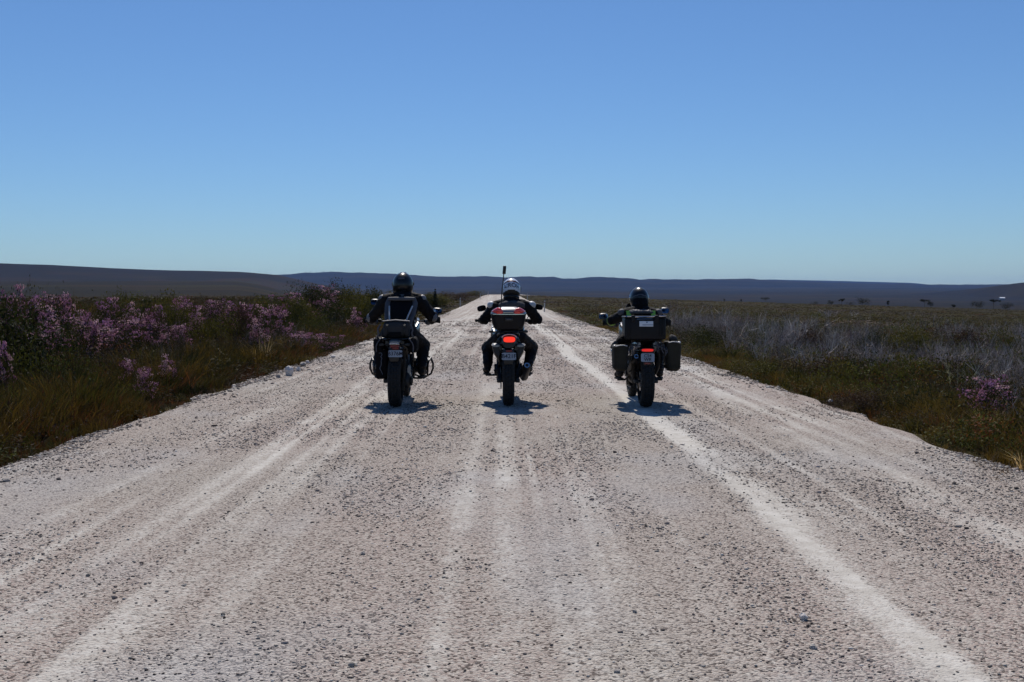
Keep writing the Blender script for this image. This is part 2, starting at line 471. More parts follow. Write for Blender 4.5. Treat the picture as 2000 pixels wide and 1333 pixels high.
    h = math_('ADD', math_('MULTIPLY', v1.outputs['Distance'], -.9), math_('MULTIPLY', n1.outputs['Fac'], .9))
    h = math_('ADD', h, math_('MULTIPLY', v2.outputs['Distance'], -.35))
    st = ramp(pk_n, .2, .9, 1.0, .35)
    b = n.new('ShaderNodeBump'); b.inputs['Distance'].default_value = .011; l.new(st, b.inputs['Strength'])
    l.new(h, b.inputs['Height']); l.new(b.outputs[0], p.inputs['Normal'])
    me.materials.append(m)
    o = bpy.data.objects.new('gravel_road', me); link(o); tag(o, kind='structure')
build_road()

# ---- loose stones
def stone_protos(k=8, seed=5):
    r = np.random.default_rng(seed); out = []
    for _ in range(k):
        bm = bmesh.new(); bmesh.ops.create_icosphere(bm, subdivisions=1, radius=1.0)
        keep = [v for v in bm.verts]
        for v in keep: v.co *= .72+.5*r.random()
        bmesh.ops.convex_hull(bm, input=bm.verts)
        sx, sy, sz = .8+.5*r.random(), .7+.5*r.random(), .5+.35*r.random()
        for v in bm.verts: v.co = Vector((v.co.x*sx, v.co.y*sy, v.co.z*sz))
        loose = [v for v in bm.verts if not v.link_faces]
        bmesh.ops.delete(bm, geom=loose, context='VERTS')
        bmesh.ops.triangulate(bm, faces=bm.faces)
        bm.verts.index_update()
        V = np.array([v.co[:] for v in bm.verts]); T = np.array([[v.index for v in f.verts] for f in bm.faces])
        bm.free(); out.append((V, None, T))
    return out
def octa_protos(k=8, seed=6):
    r = np.random.default_rng(seed); out = []
    T = np.array([[0, 2, 4], [2, 1, 4], [1, 3, 4], [3, 0, 4], [2, 0, 5], [1, 2, 5], [3, 1, 5], [0, 3, 5]])
    for _ in range(k):
        V = np.array([[1, 0, 0], [-1, 0, 0], [0, 1, 0], [0, -1, 0], [0, 0, .7], [0, 0, -.6]], float)
        V += r.normal(0, .22, V.shape); V[:, 0] *= .8+.5*r.random()
        out.append((V, None, T))
    return out
def stone_cols(n, pinky):
    base = np.array([[.34, .31, .27], [.27, .225, .195], [.17, .142, .125], [.39, .33, .29], [.52, .49, .44], [.075, .064, .058]])
    pr = np.array([.30, .22, .16, .14, .10, .08]); k = RNG.choice(6, n, p=pr/pr.sum())
    return base[k]*(.8+.4*RNG.random((n, 1)))
def build_stones():
    Ps, Ss = [], []
    # (y0,y1,count,size range, how strongly compacted ground repels stones)
    cnt = 330000; t = RNG.random(cnt); yy = 3.2*(62/3.2)**t                  # density falls smoothly with distance
    k0 = RNG.random(cnt) < np.clip((yy/9)**-.55, 0, 1)*np.clip(.62*yy/4.35+.1, 0, 1)*np.clip(yy/7, .45, 1); yy = yy[k0]
    xx = np.clip(.62*yy+.6, 0, 4.35)*(RNG.random(len(yy))*2-1)
    pk = pack(xx, yy)
    cl = np.clip(.5+1.5*fbm(xx*1.5, yy*.5, 61, 4), 0.04, 1)
    keep = RNG.random(len(yy)) < np.clip(1.08-1.25*pk, .07, 1)*cl
    xx, yy = xx[keep], yy[keep]
    s = (.0022+.00022*yy)+(.0046+.00042*yy)*RNG.random(len(xx))**3.2
    big = RNG.random(len(xx)) < .006; s[big] *= 2.0
    Ps.append(np.stack([xx+road_c(yy), yy, surf(xx, yy)+s*.25], 1)); Ss.append(s)
    # windrows of coarse stones along both edges
    for side in (-1, 1):
        for y0, y1, cnt, s0, s1 in ((6, 16, 4200, .006, .022), (16, 32, 5200, .010, .040), (32, 90, 5500, .018, .05)):
            yy = y0+(y1-y0)*RNG.random(cnt)
            e = edge_l(yy) if side < 0 else edge_r(yy)
            xx = e-side*(.02+np.abs(RNG.normal(0, .22, cnt)))+side*.05
            cl = vnoise(yy/1.1, yy*0+side*3, 66); k = RNG.random(cnt) < .35+.6*cl
            xx, yy = xx[k], yy[k]
            s = s0+(s1-s0)*RNG.random(len(xx))**3
            Ps.append(np.stack([xx, yy, surf(xx, yy)+s*.25], 1)); Ss.append(s)
    P = np.concatenate(Ps); s = np.concatenate(Ss); n = len(s)
    far = (s < .0085) | (P[:, 1] > 14)
    sc3 = np.stack([s, s*(.7+.5*RNG.random(n)), s*(.6+.35*RNG.random(n))], 1)
    col = stone_cols(n, None)
    m = vegmat('stone_stuff', .9)
    pr = octa_protos(8)+stone_protos(8)
    which = np.where(far, RNG.integers(0, 8, n), RNG.integers(8, 16, n))
    V, Q, T, C = scatter(pr, which, P, RNG.random(n)*6.28, sc3, col)
    me = raw_mesh('loose_gravel', V, Q, T, C); me.materials.append(m)
    o = bpy.data.objects.new('loose_gravel', me); link(o); tag(o, kind='stuff')
build_stones()

# single rocks you can pick out
M_ROCK = mat('pale_rock', (.66, .61, .56), .9, var=.3, vscale=14, bump=.6, bscale=40)
def rock(px, py, wpx, hpx, label, seed, group=None, name='rock', lift=0.0, flat=1.0, mt=None):
    y = CZ*F/(py-575.0); x = (px-978)*y/F; s = F/y
    wx, hz = wpx/s/2, hpx/s/2
    bm = bmesh.new(); bmesh.ops.create_icosphere(bm, subdivisions=3, radius=1)
    r = np.random.default_rng(seed); pl = r.normal(0, 1, (13, 3)); pl /= np.linalg.norm(pl, axis=1)[:, None]
    dd = .62+.3*r.random(13)
    for v in bm.verts:
        c = np.array(v.co)
        for q, d in zip(pl, dd):
            k = c@q-d
            if k > 0: c = c-q*k*.92
        c = c*(1+.05*r.normal())
        v.co = Vector(c)
    for v in bm.verts: v.co = Vector((v.co.x*wx*1.2, v.co.y*wx*1.1, v.co.z*hz*1.25*flat))
    me = bpy.data.meshes.new(name); bm.to_mesh(me); bm.free(); me.materials.append(mt or M_ROCK)
    o = bpy.data.objects.new(name, me); link(o)
    o.location = (x, y, float(surf(np.array([x]), np.array([y]))[0])+hz*.75+lift); o.rotation_euler = (0, 0, r.random()*6)
    tag(o, label, 'rock', group); return o
M_ROCK2 = mat('grey_rock', (.33, .30, .27), .9, var=.3, vscale=20, bump=.5, bscale=50)
rock(565, 732, 15, 22, 'largest pale upright rock on the left road edge, left of the black motorcycle', 3)
rock(592, 717, 14, 8, 'grey flat rock just beyond the tall pale rock on the left verge', 5, mt=M_ROCK2)
rock(583, 723, 9, 9, 'small whitish rock leaning beside the tall pale rock', 8)
rock(601, 706, 8, 6, 'small pale rock on the left verge behind the flat grey rock', 12)
rock(651, 697, 9, 6, 'pale rock on the left verge midway between the tall rock and the black motorcycle', 14)
rock(544, 737, 9, 7, 'low rock on the left verge just in front of the tall pale rock', 17, mt=M_ROCK2)
rock(645, 738, 8, 4, 'small flat stone lying on the road left of the black motorcycle', 21)
rock(1569, 1209, 15, 13, 'rounded pale stone standing alone on the gravel in the right foreground', 23, name='stone')
rock(1588, 1266, 14, 7, 'dark stone in the right foreground in front of the lone pale stone', 27, name='stone', mt=M_ROCK2)
rock(1240, 1202, 8, 6, 'small dark stone on the gravel below the right motorcycle', 29, name='stone', mt=M_ROCK2)
rock(14, 933, 14, 8, 'dark stone at the left edge of the photo where the verge grass ends', 31, name='stone', mt=M_ROCK2)
rock(1206, 1320, 12, 7, 'dark stone at the bottom of the photo right of the middle', 33, name='stone', mt=M_ROCK2)
rock(709, 1088, 9, 7, 'dark stone on the gravel left of the centre wheel track', 35, name='stone', mt=M_ROCK2)
rock(1622, 776, 10, 5, 'small pale stone on the right verge beside the dry weeds', 37, name='stone')
# ------------------------------------------------------------------ materials for machines and riders
M_BLK = mat('black_plastic', (0.0076, 0.0076, 0.0084), .45, var=.2, bump=.05, bscale=200)
M_BLKM = mat('black_metal', (0.0084, 0.0084, 0.0092), .4, .3, var=.2)
M_RUB = mat('tyre_rubber', (0.0084, 0.0084, 0.0088), .85, var=.35, vscale=25, bump=.3, bscale=90)
M_DUST = mat('dusty_black', (0.0189, 0.0176, 0.016), .8, var=.4, vscale=12, spec=.15)
M_ENG = mat('engine_grey', (0.0252, 0.0252, 0.026), .5, .5, var=.3)
M_ALU = mat('aluminium', (0.5, 0.5, 0.51), .35, .9, var=.12, vscale=20)
M_CHR = mat('chrome', (0.75, 0.76, 0.78), .12, 1.0, var=.03)
M_SIL = mat('silver_paint', (.22, .225, .23), .35, .3, var=.08, coat=.3)
M_MIR = mat('mirror_glass', (.28, .55, .95), .05, 1.0, var=.0)  # blue of the reflected sky put into the glass tint
M_MIRD = mat('mirror_dark_reflection', (.10, .12, .17), .06, 1.0, var=.0)  # dark reflection painted into the glass colour
M_SEAT = mat('seat_vinyl', (0.0092, 0.0092, 0.0097), .6, var=.2, bump=.15, bscale=120, spec=.16)
M_TANK1 = mat('tank_paint_dark', (0.0126, 0.0134, 0.0151), .3, .2, var=.05, coat=.6)
M_TANK2 = mat('tank_paint_silver', (0.22, 0.22, 0.23), .3, .4, var=.05, coat=.6)
M_BOXD = mat('box_plastic', (0.0126, 0.0126, 0.0143), .42, var=.15, bump=.1, bscale=150, spec=.15)
M_PAN = mat('pannier_shell', (.030, .027, .020), .75, .0, var=.5, vscale=9, bump=.08, bscale=60, spec=.15)
M_REDL = mat('tail_lamp_lit', (0.5, 0.01, 0.01), .25, var=.02, emit=(1.0, .045, .02), estr=.95)
M_REDL2 = mat('tail_lamp_glow', (0.4, 0.01, 0.01), .25, var=.02, emit=(1.0, .03, .02), estr=.55)
M_REDD = mat('red_lens', (0.16, 0.008, 0.014), .2, var=.1, coat=.4)
M_REDR = mat('red_reflector', (.85, .05, .04), .22, var=.12, vscale=40, coat=.6)
M_AMB = mat('amber_lens', (0.45, 0.13, 0.01), .25, var=.05)
M_PLATE = mat('plate_white', (.26, .31, .39), .5, var=.06)
M_INK = mat('plate_ink', (0.0063, 0.0092, 0.0252), .6, var=.05)
M_LBL = mat('label_white', (0.6, 0.66, 0.74), .5, var=.04)
M_LBLB = mat('label_blue', (0.1, 0.16, 0.3), .5, var=.04)
M_MARK = mat('pale_marking', (0.11, 0.121, 0.154), .6, var=.1)
M_JKT1 = mat('jacket_black', (0.0067, 0.0063, 0.008), .75, var=.3, vscale=10, bump=.35, bscale=220, spec=.16)
M_JKT2 = mat('jacket_charcoal', (0.0084, 0.008, 0.0092), .75, var=.3, vscale=10, bump=.35, bscale=220, spec=.16)
M_GRY = mat('armour_grey', (.092, .092, .105), .6, var=.25, vscale=14, bump=.25, bscale=160, spec=.16)
M_LGR = mat('piping_pale', (.46, .46, .48), .5, var=.1)
M_GRN = mat('hi_vis_green', (.26, .52, .07), .6, var=.12)
M_BOOT = mat('boot_leather', (0.0109, 0.0088, 0.0076), .6, var=.35, bump=.2, bscale=60, spec=.16)
M_GLVG = mat('glove_grey', (.09, .09, .10), .6, var=.35, vscale=30, bump=.2, bscale=150)
M_GLV = mat('glove_leather', (0.0126, 0.0118, 0.0126), .6, var=.3, bump=.2, bscale=150, spec=.16)
M_GLV2 = mat('glove_pale_panel', (0.26, 0.26, 0.28), .55, var=.15)
M_HBLK = mat('helmet_black', (0.005, 0.0055, 0.0076), .32, var=.05, coat=.25, spec=.35)
M_HWHT = mat('helmet_white', (0.62, 0.65, 0.72), .28, var=.03, coat=.5)
M_HRED = mat('helmet_dark_red', (0.1, 0.012, 0.012), .4, var=.1)
M_HNAV = mat('helmet_navy', (0.005, 0.0067, 0.0168), .35, var=.1)
M_VIS = mat('visor_smoke', (0.0034, 0.0034, 0.0042), .05, .0, var=.0, coat=1)
M_CLOTH = mat('bag_canvas', (0.042, 0.041, 0.043), .85, var=.25, vscale=9, bump=.4, bscale=240, spec=.16)
M_CLOTH2 = mat('bag_fabric_black', (0.005, 0.0046, 0.0059), .85, var=.25, bump=.3, bscale=240, spec=.16)
M_SCR = mat('screen_smoke', (0.0126, 0.0126, 0.0147), .08, var=.0, coat=.5)
M_BROWN = mat('dusty_brown', (0.021, 0.0151, 0.0092), .8, var=.3, vscale=14)
M_PALE = mat('armour_glint', (.13, .13, .145), .5, var=.4, vscale=40, bump=.2, bscale=160)  # armour colour paled to paint in glints on shoulders and elbows
M_NECK = mat('neck_collar', (0.0715, 0.0715, 0.077), .85, var=.5, vscale=30, bump=.4, bscale=90, spec=.16)

def tyre(c, r, wd, rim_r, knob, parent, nk=26):
    """wheel > tyre, rim, brake disc; rolls about x"""
    hub = MB()
    hub.cyl((c[0]-.055, c[1], c[2]), (c[0]+.055, c[1], c[2]), .035, n=20)
    hub.cyl((c[0]-.095, c[1], c[2]), (c[0]+.095, c[1], c[2]), .013, n=12)
    for k in range(20):
        a = k*2*math.pi/20; sx = .045 if k % 2 else -.045
        a2 = a+(.22 if k % 4 < 2 else -.22)
        hub.cyl((c[0]+sx, c[1]+.033*math.cos(a), c[2]+.033*math.sin(a)), (c[0]+sx*.3, c[1]+(rim_r-.005)*math.cos(a2), c[2]+(rim_r-.005)*math.sin(a2)), .0032, n=6)
    h = hub.build('wheel', M_BLKM, parent)
    t = MB(); pr = []; h_ = wd/2
    for k in range(15):
        a = -math.pi/2*1.16+math.pi*1.16*k/14
        rr = rim_r+.012+(r-.012-rim_r-.012)*(max(0, math.cos(a))**.62 if abs(a) < math.pi/2 else -.04)
        pr.append((rr, h_*math.sin(a) if abs(a) < math.pi/2 else math.copysign(h_*.93, a)))
    pr += [(rim_r+.004, h_*.72), (rim_r+.004, -h_*.72)]
    t.ring(c, pr, 64)
    for k in range(nk):
        a = 2*math.pi*k/nk
        for lane, off in ((-.66, .5), (-.22, 0), (.22, 0), (.66, .5)):
            aa = a+off*2*math.pi/nk
            tilt = -lane*.75
            rr = rim_r+.012+(r-.012-rim_r-.012)*(math.cos(math.asin(min(.99, abs(lane))))**.62)+.001
            p = Vector((c[0]+lane*h_, c[1]+rr*math.cos(aa), c[2]+rr*math.sin(aa)))
            M = Matrix.Rotation(aa-math.pi/2, 3, 'X')
            g = bmesh.ops.create_cube(t.bm, size=1)['verts']
            for v in g:
                q = Vector((v.co.x*h_*.36*(.85 if v.co.z > 0 else 1), v.co.y*2*math.pi*r/nk*.62*(.85 if v.co.z > 0 else 1), v.co.z*knob*2))
                q = Matrix.Rotation(-tilt, 3, 'Y') @ q
                v.co = p+M @ q
    t.build('tyre', M_RUB, h, smooth=40)
    rm = MB(); rm.ring(c, [(rim_r+.008, -h_*.70), (rim_r-.012, -h_*.62), (rim_r-.022, -.02), (rim_r-.022, .02), (rim_r-.012, h_*.62), (rim_r+.008, h_*.70), (rim_r+.002, 0)], 48)
    rm.build('rim', M_BLKM, h)
    bd = MB(); bx_ = -h_*.85
    bd.ring((c[0]+bx_, c[1], c[2]), [(.125, -.0025), (.125, .0025), (.085, .0025), (.085, -.0025)], 40)
    for k in range(5):
        a = 2*math.pi*k/5; bd.cyl((c[0]+bx_, c[1]+.03*math.cos(a), c[2]+.03*math.sin(a)), (c[0]+bx_, c[1]+.09*math.cos(a), c[2]+.09*math.sin(a)), .006, n=6)
    bd.build('brake_disc', M_ALU, h)
    return h

def motorcycle(b):
    g = b['g']; loc = b['loc']
    root = empty('motorcycle', loc); root.rotation_euler.x = 0
    tag(root, b['label'], 'motorcycle', 'motorcycles stopped side by side on the gravel road')
    rr, fr, wb = b['rr'], b['fr'], 1.52
    tyre((0, 0, rr), rr, b['rw'], rr-.095, .007, root)
    tyre((0, wb, fr), fr, .115, fr-.085, .006, root)
    # swing arm
    m = MB()
    for sx in (-1, 1):
        x = sx*(b['rw']/2+.042)
        m.loft([[Vector((x+dx, y, z+dz)) for dx, dz in ((-.018, -.026*k), (.018, -.026*k), (.018, .026*k), (-.018, .026*k))] for y, z, k in ((-.05, rr, .9), (.03, rr+.005, 1.2), (.35, rr+.07, 1.5), (.56, .43, 1.6))])
        m.cyl((x-sx*.01, 0, rr), (x+sx*.03, 0, rr), .022, n=12)
        m.box((x, -.055, rr), (.045, .05, .045), .006)
    m.box((0, .40, rr+.09), (b['rw']+.10, .06, .06), .012)
    m.build('swingarm', M_ENG, root)
    m = MB(); x = -(b['rw']/2+.02)
    if not b.get('boxer'):
        m.ring((x, 0, rr), [(.098, -.004), (.098, .004), (.06, .004), (.06, -.004)], 36)
        m.tube([(x, -.0, rr+.1), (x, .56, .43+.045)], .008, 6); m.tube([(x, 0, rr-.1), (x, .56, .43-.045)], .008, 6)
        m.build('chain_drive', M_BLKM, root)
    else:
        m.ell((b['rw']/2+.06, -.01, rr), (.055, .10, .11)); m.tube([(b['rw']/2+.06, .0, rr), (b['rw']/2+.06, .3, rr+.07), (b['rw']/2+.055, .55, .44)], .045, 14)
        m.ring((b['rw']/2+.115, -.01, rr), [(.06, 0), (.06, .012), (.03, .02), (.03, 0)], 24)
        m.build('final_drive', M_ENG, root)
    # shock
    m = MB(); m.cyl((0, .38, rr+.12), (0, .46, .80), .02, n=12)
    for k in range(9): m.ring((0, .385+.008*k, rr+.20+.03*k), [(.045, -.006), (.045, .006), (.032, .006), (.032, -.006)], 20, 'z')
    m.build('rear_shock', M_BLKM, root)
    # engine
    m = MB()
    m.box((0, .80, .42), (.30, .40, .26), .04, seg=3); m.box((0, .72, .30), (.24, .42, .08), .02)
    m.ring((.165, .72, .42), [(.085, -.02), (.085, .02), (.03, .035), (.03, -.02)], 28)
    m.ring((-.165, .72, .42), [(.075, -.02), (.075, .02), (.03, .035), (.03, -.02)], 28)
    if b.get('boxer'):
        for sx in (-1, 1):
            m.slab([(sx*.14, .88, .47, .085, .085, 3), (sx*.24, .88, .475, .085, .085, 3)], 'x')
            for k in range(6): m.slab([(sx*(.17+.016*k), .88, .475, .10, .10, 3.5), (sx*(.175+.016*k), .88, .475, .10, .10, 3.5)], 'x')
            m.slab([(sx*.265, .88, .48, .095, .085, 3.5), (sx*.335, .88, .485, .09, .08, 3.5), (sx*.355, .88, .485, .07, .06, 3.5)], 'x')
    else:
        for k in range(7): m.box((0, .86+.012*k, .56+.028*k), (.24, .24, .012), .003)
        m.box((0, .94, .74), (.22, .20, .06), .02)
    m.build('engine', M_ENG, root)
    if b.get('skid', True):
        m = MB(); m.loft([[Vector((-.13, .52, .21)), Vector((.13, .52, .21)), Vector((.13, .52, .222)), Vector((-.13, .52, .222))],
                          [Vector((-.14, .95, .20)), Vector((.14, .95, .20)), Vector((.14, .95, .212)), Vector((-.14, .95, .212))],
                          [Vector((-.10, 1.10, .36)), Vector((.10, 1.10, .36)), Vector((.10, 1.09, .372)), Vector((-.10, 1.09, .372))]])
        m.build('skid_plate', M_ALU if b.get('boxer') else M_BLKM, root)
    # frame
    m = MB()
    for sx in (-1, 1):
        m.tube([(sx*.05, 1.20, .95), (sx*.13, .95, .80), (sx*.14, .60, .62), (sx*.13, .56, .36)], .018, 10, smooth=2)
        m.tube([(sx*.11, .62, .70), (sx*.12, .30, g['seat']-.13), (sx*.10, -.08, g['seat']-.09)], .013, 8, smooth=1)
        m.tube([(sx*.12, .56, .48), (sx*.12, .10, g['seat']-.14)], .012, 8)
        m.tube([(sx*.05, 1.22, .90), (sx*.14, 1.02, .50), (sx*.14, .85, .27)], .015, 8, smooth=1)
    m.cyl((0, 1.20, 1.0), (0, 1.26, .80), .035, n=14)
    m.build('frame', M_BLKM, root)
    # fork and front end
    for sx in (-1, 1):
        m = MB(); m.cyl((sx*.10, 1.17, 1.02), (sx*.10, 1.36, .62), .026, n=14); m.cyl((sx*.10, 1.36, .62), (sx*.10, wb-.01, fr-.02), .031, .026, 14)
        m.box((sx*.10, wb, fr), (.04, .07, .06), .01)
        m.build('fork_leg', M_BLKM, root)
    for y_, z_ in ((1.17, 1.02), (1.25, .84)):
        m = MB(); m.box((0, y_, z_), (.25, .07, .035), .01); m.build('fork_yoke', M_BLKM, root)
    m = MB()
    L = []
    for k in range(9):
        a = R(40+k*14); L.append([Vector((x, wb+(fr+.035)*math.cos(a), fr+(fr+.035)*math.sin(a)+dz)) for x, dz in ((-.068, -.03), (-.05, .012), (0, .022), (.05, .012), (.068, -.03), (.045, 0), (0, .012), (-.045, 0))])
    m.loft(L); m.build('front_fender', M_BLK, root)
    # tank, seat, bodywork
    s = g['seat']
    m = MB(); m.slab([(0, .52, s+.02, .10, .05, 2.5), (0, .62, s+.06, .14, .10, 2.5), (0, .80, s+.11, .18, .14, 2.4), (0, 1.0, s+.12, .19, .15, 2.4), (0, 1.14, s+.10, .13, .12, 2.3), (0, 1.2, s+.08, .06, .06, 2)], 'y', 24)
    m.build('fuel_tank', b['tank'], root)
    m = MB(); m.slab([(0, -.12, s+.045, .06, .02, 3), (0, -.08, s+.04, .11, .035, 3), (0, .05, s+.035, .145, .045, 3), (0, .20, s+.0, .155, .045, 3), (0, .38, s-.035, .155, .045, 3), (0, .52, s-.02, .12, .045, 3), (0, .64, s+.0, .08, .04, 3)], 'y', 24)
    m.build('seat', M_SEAT, root)
    for sx in (-1, 1):
        m = MB(); m.slab([(sx*.10, -.14, s-.055, .02, .03, 3), (sx*.115, .05, s-.07, .03, .055, 3), (sx*.13, .35, s-.13, .03, .09, 3), (sx*.13, .6, s-.14, .035, .10, 3), (sx*.11, .7, s-.12, .02, .06, 3)], 'y', 16)
        m.build('side_panel', b['tank'], root); m = MB()
        m.slab([(sx*.17, .86, s+.0, .02, .10, 3), (sx*.205, 1.02, s+.02, .03, .16, 3), (sx*.19, 1.2, s+.08, .03, .16, 3), (sx*.12, 1.36, s+.12, .03, .08, 3)], 'y', 16)
        m.build('tank_shroud', b['tank'], root)
    m = MB(); m.slab([(0, 1.22, s+.16, .15, .10, 2.5), (0, 1.36, s+.15, .15, .11, 2.5), (0, 1.47, s+.12, .10, .07, 2.5), (0, 1.56, s+.07, .05, .025, 2.5), (0, 1.66, s+.02, .02, .01, 2)], 'y', 20)
    m.build('front_fairing', b['tank'], root)
    m = MB(); L = []
    for k in range(7):
        t = k/6; wdt = .17-.05*t; L.append([Vector((wdt*math.sin(q)*1.0, 1.38-.16*t-.06*(1-math.cos(q))+th, s+.20+.26*t)) for th, qs in ((0, np.linspace(-1.3, 1.3, 9)), (-.004, np.linspace(1.3, -1.3, 9))) for q in qs])
    m.loft(L); m.build('windscreen', M_SCR, root)
    m = MB(); m.ell((0, 1.50, s+.10), (.075, .04, .05)); m.build('headlight', M_CHR, root)
    # handlebar
    hx, hy, hz = g['hand']
    m = MB(); m.tube([(-hx-.05, hy-.03, hz), (-hx+.06, hy+.01, hz), (-.15, hy+.13, hz-.01), (-.07, 1.17, 1.09), (.07, 1.17, 1.09), (.15, hy+.13, hz-.01), (hx-.06, hy+.01, hz), (hx+.05, hy-.03, hz)], .011, 10, smooth=2)
    m.cyl((-.05, 1.17, 1.03), (-.05, 1.17, 1.10), .018, n=10); m.cyl((.05, 1.17, 1.03), (.05, 1.17, 1.10), .018, n=10)
    bar = m.build('handlebar', M_BLKM, root)
    for sx in (-1, 1):
        m = MB(); m.tube([(sx*(hx-.065), hy+.012, hz), (sx*(hx+.06), hy-.034, hz)], .0165, 12); m.cyl((sx*(hx+.06), hy-.034, hz), (sx*(hx+.085), hy-.042, hz), .019, n=12)
        m.build('grip', M_RUB, bar)
        m = MB(); m.box((sx*(hx-.10), hy+.03, hz), (.05, .045, .05), .008); m.tube([(sx*(hx-.10), hy+.06, hz+.005), (sx*(hx-.04), hy+.075, hz-.003), (sx*(hx+.05), hy+.045, hz-.01)], .005, 6)
        m.build('lever', M_BLKM, bar)
        if b.get('guards'):
            m = MB(); L = []
            for k in range(9):
                t = k/8; x_ = sx*(hx-.11+.215*t); yy_ = hy+.115-.16*t**2.2; zz_ = hz+.01+.012*math.sin(t*3)
                L.append([Vector((x_, yy_, zz_-.045)), Vector((x_, yy_+.008, zz_-.045)), Vector((x_, yy_+.008, zz_+.055*(1-.3*t))), Vector((x_, yy_, zz_+.055*(1-.3*t)))])
            m.loft(L); m.build('hand_guard', b['guards'], bar)
    for sx, mx, mz, mw, mh, rt, shp in b['mirrors']:
        st = MB(); my = hy+.03
        st.tube([(sx*(hx-.10), hy+.03, hz+.02), (sx*(hx-.07), hy+.06, hz+.07), (mx-sx*mw*.3, my+.03, mz-.01)], .006, 8, smooth=1)
        ms = st.build('mirror', M_BLKM, root)
        c = MB(); c.slab([(0, .05, 0, mw*.28, mh*.28, 3), (0, .03, 0, mw*.46, mh*.44, shp), (0, 0, 0, mw*.5, mh*.5, shp), (0, -.006, 0, mw*.49, mh*.49, shp)], 'y', 20)
        cc = c.build('mirror_housing', M_BLK, ms, loc=(mx, my, mz)); cc.rotation_euler = (R(b.get('mtilt', 8)), R(rt), R(-sx*b.get('myaw', 10)))
        c = MB(); c.slab([(0, -.0065, 0, mw*.47, mh*.465, shp), (0, -.0085, 0, mw*.47, mh*.465, shp)], 'y', 20)
        cc = c.build('mirror_glass', b.get('mirmat', M_MIR), ms, loc=(mx, my, mz)); cc.rotation_euler = (R(b.get('mtilt', 8)), R(rt), R(-sx*b.get('myaw', 10)))
    # foot pegs
    for sx in (-1, 1):
        m = MB(); m.box((sx*.245, g['foot'][1]-.02, g['foot'][2]-.02), (.11, .05, .022), .004); m.tube([(sx*.13, .58, .36), (sx*.20, g['foot'][1]-.02, g['foot'][2]-.02)], .014, 8)
        m.build('footpeg', M_BLKM, root)
        m = MB(); m.tube([(sx*.12, .30, .60), (sx*.15, .20, .46), (sx*.19, .20, .44)], .011, 8)
        m.build('passenger_peg', M_BLKM, root)
    # rear fender and plate
    px, pz, pw, ph, ptxt = b['plate']
    m = MB(); m.loft([[Vector((sx*w_+.0, y+t, z)) for sx, t in ((-1, 0), (-.5, -.012), (.5, -.012), (1, 0), (.5, .008), (-.5, .008))] for y, z, w_ in ((-.02, s-.08, .085), (-.12, s-.10, .085), (-.20, pz+.08, .07), (-.235, pz-ph*.5-.01, .062), (-.225, pz-ph*.5-.055, .05))])
    m.build('rear_fender', M_BLK, root)
    m = MB(); m.slab([(px, -.252, pz, pw/2, ph/2, 9), (px, -.2475, pz, pw/2, ph/2, 9)], 'y', 24)
    pl = m.build('number_plate', M_PLATE, root)
    if '\n' in ptxt:
        a, c_ = ptxt.split('\n'); text_obj(a, ph*.52, M_INK, pl, loc=(px, -.2535, pz+ph*.20), bold=.001); text_obj(c_, ph*.52, M_INK, pl, loc=(px, -.2535, pz-ph*.24), bold=.001)
    else: text_obj(ptxt, ph*.80, M_INK, pl, loc=(px, -.2535, pz), bold=.0012)
    m = MB(); q = pz-ph/2-.02 if b.get('reflow') else pz+ph/2+.022
    m.slab([(px, -.262, q, .036, .010, 4), (px, -.25, q, .042, .014, 4)], 'y'); m.build('reflector', M_REDD, root)
    # tail light
    tx, tz, tw, th = b['tail']
    m = MB(); m.slab([(tx, -.232, tz, tw/2*1.12, th/2*1.25, 3), (tx, -.10, tz+.01, tw/2*1.25, th/2*1.4, 3)], 'y', 20); m.build('tail_housing', M_BLK, root)
    m = MB(); m.slab([(tx, -.252, tz, tw/2*.8, th/2*.7, 3), (tx, -.245, tz, tw/2*.97, th/2*.95, 3.2), (tx, -.225, tz, tw/2, th/2, 3.2)], 'y', 24)
    m.build('tail_light', b['tailmat'], root)
    for sx in (-1, 1):
        ix, iz = b['ind']
        m = MB(); m.tube([(sx*.06, -.14, iz-.005), (sx*(ix-.03), -.15, iz)], .007, 8)
        it = m.build('indicator', M_BLK, root)
        m = MB(); m.slab([(sx*ix, -.175, iz, .030, .013, 2.5), (sx*ix, -.15, iz, .035, .018, 2.5), (sx*ix, -.12, iz, .02, .01, 2)], 'y', 14); m.build('lens', b.get('indmat', M_AMB), it)
    # exhaust
    for (p0, p1, r0, tip, mm) in b['muffler']:
        m = MB(); p0v, p1v = Vector(p0), Vector(p1); d = (p1v-p0v).normalized()
        m.tube([p0v, p0v+d*.03, p0v+d*.10, p1v-d*.08, p1v], [r0*.72, r0*.95, r0, r0, r0*.55], 20)
        ex = m.build('exhaust', mm, root)
        m = MB(); ax = (p0v-d*.012)
        m.tube([ax, p0v+d*.01], [tip*1.25, tip*1.25], 18); m.build('exhaust_tip', M_CHR, ex)
        m = MB(); m.tube([ax-d*.0015, ax+d*.001], [tip*.85, tip*.85], 16); m.build('exhaust_outlet', M_BLK, ex)
        m = MB(); m.tube([p1v, (p1v.x*.8, .62, .36), (.08, .80, .26), (.05, 1.04, .34), (.04, 1.08, .5)], .021, 10, smooth=2); m.build('exhaust_pipe', M_BROWN, ex)
    return root

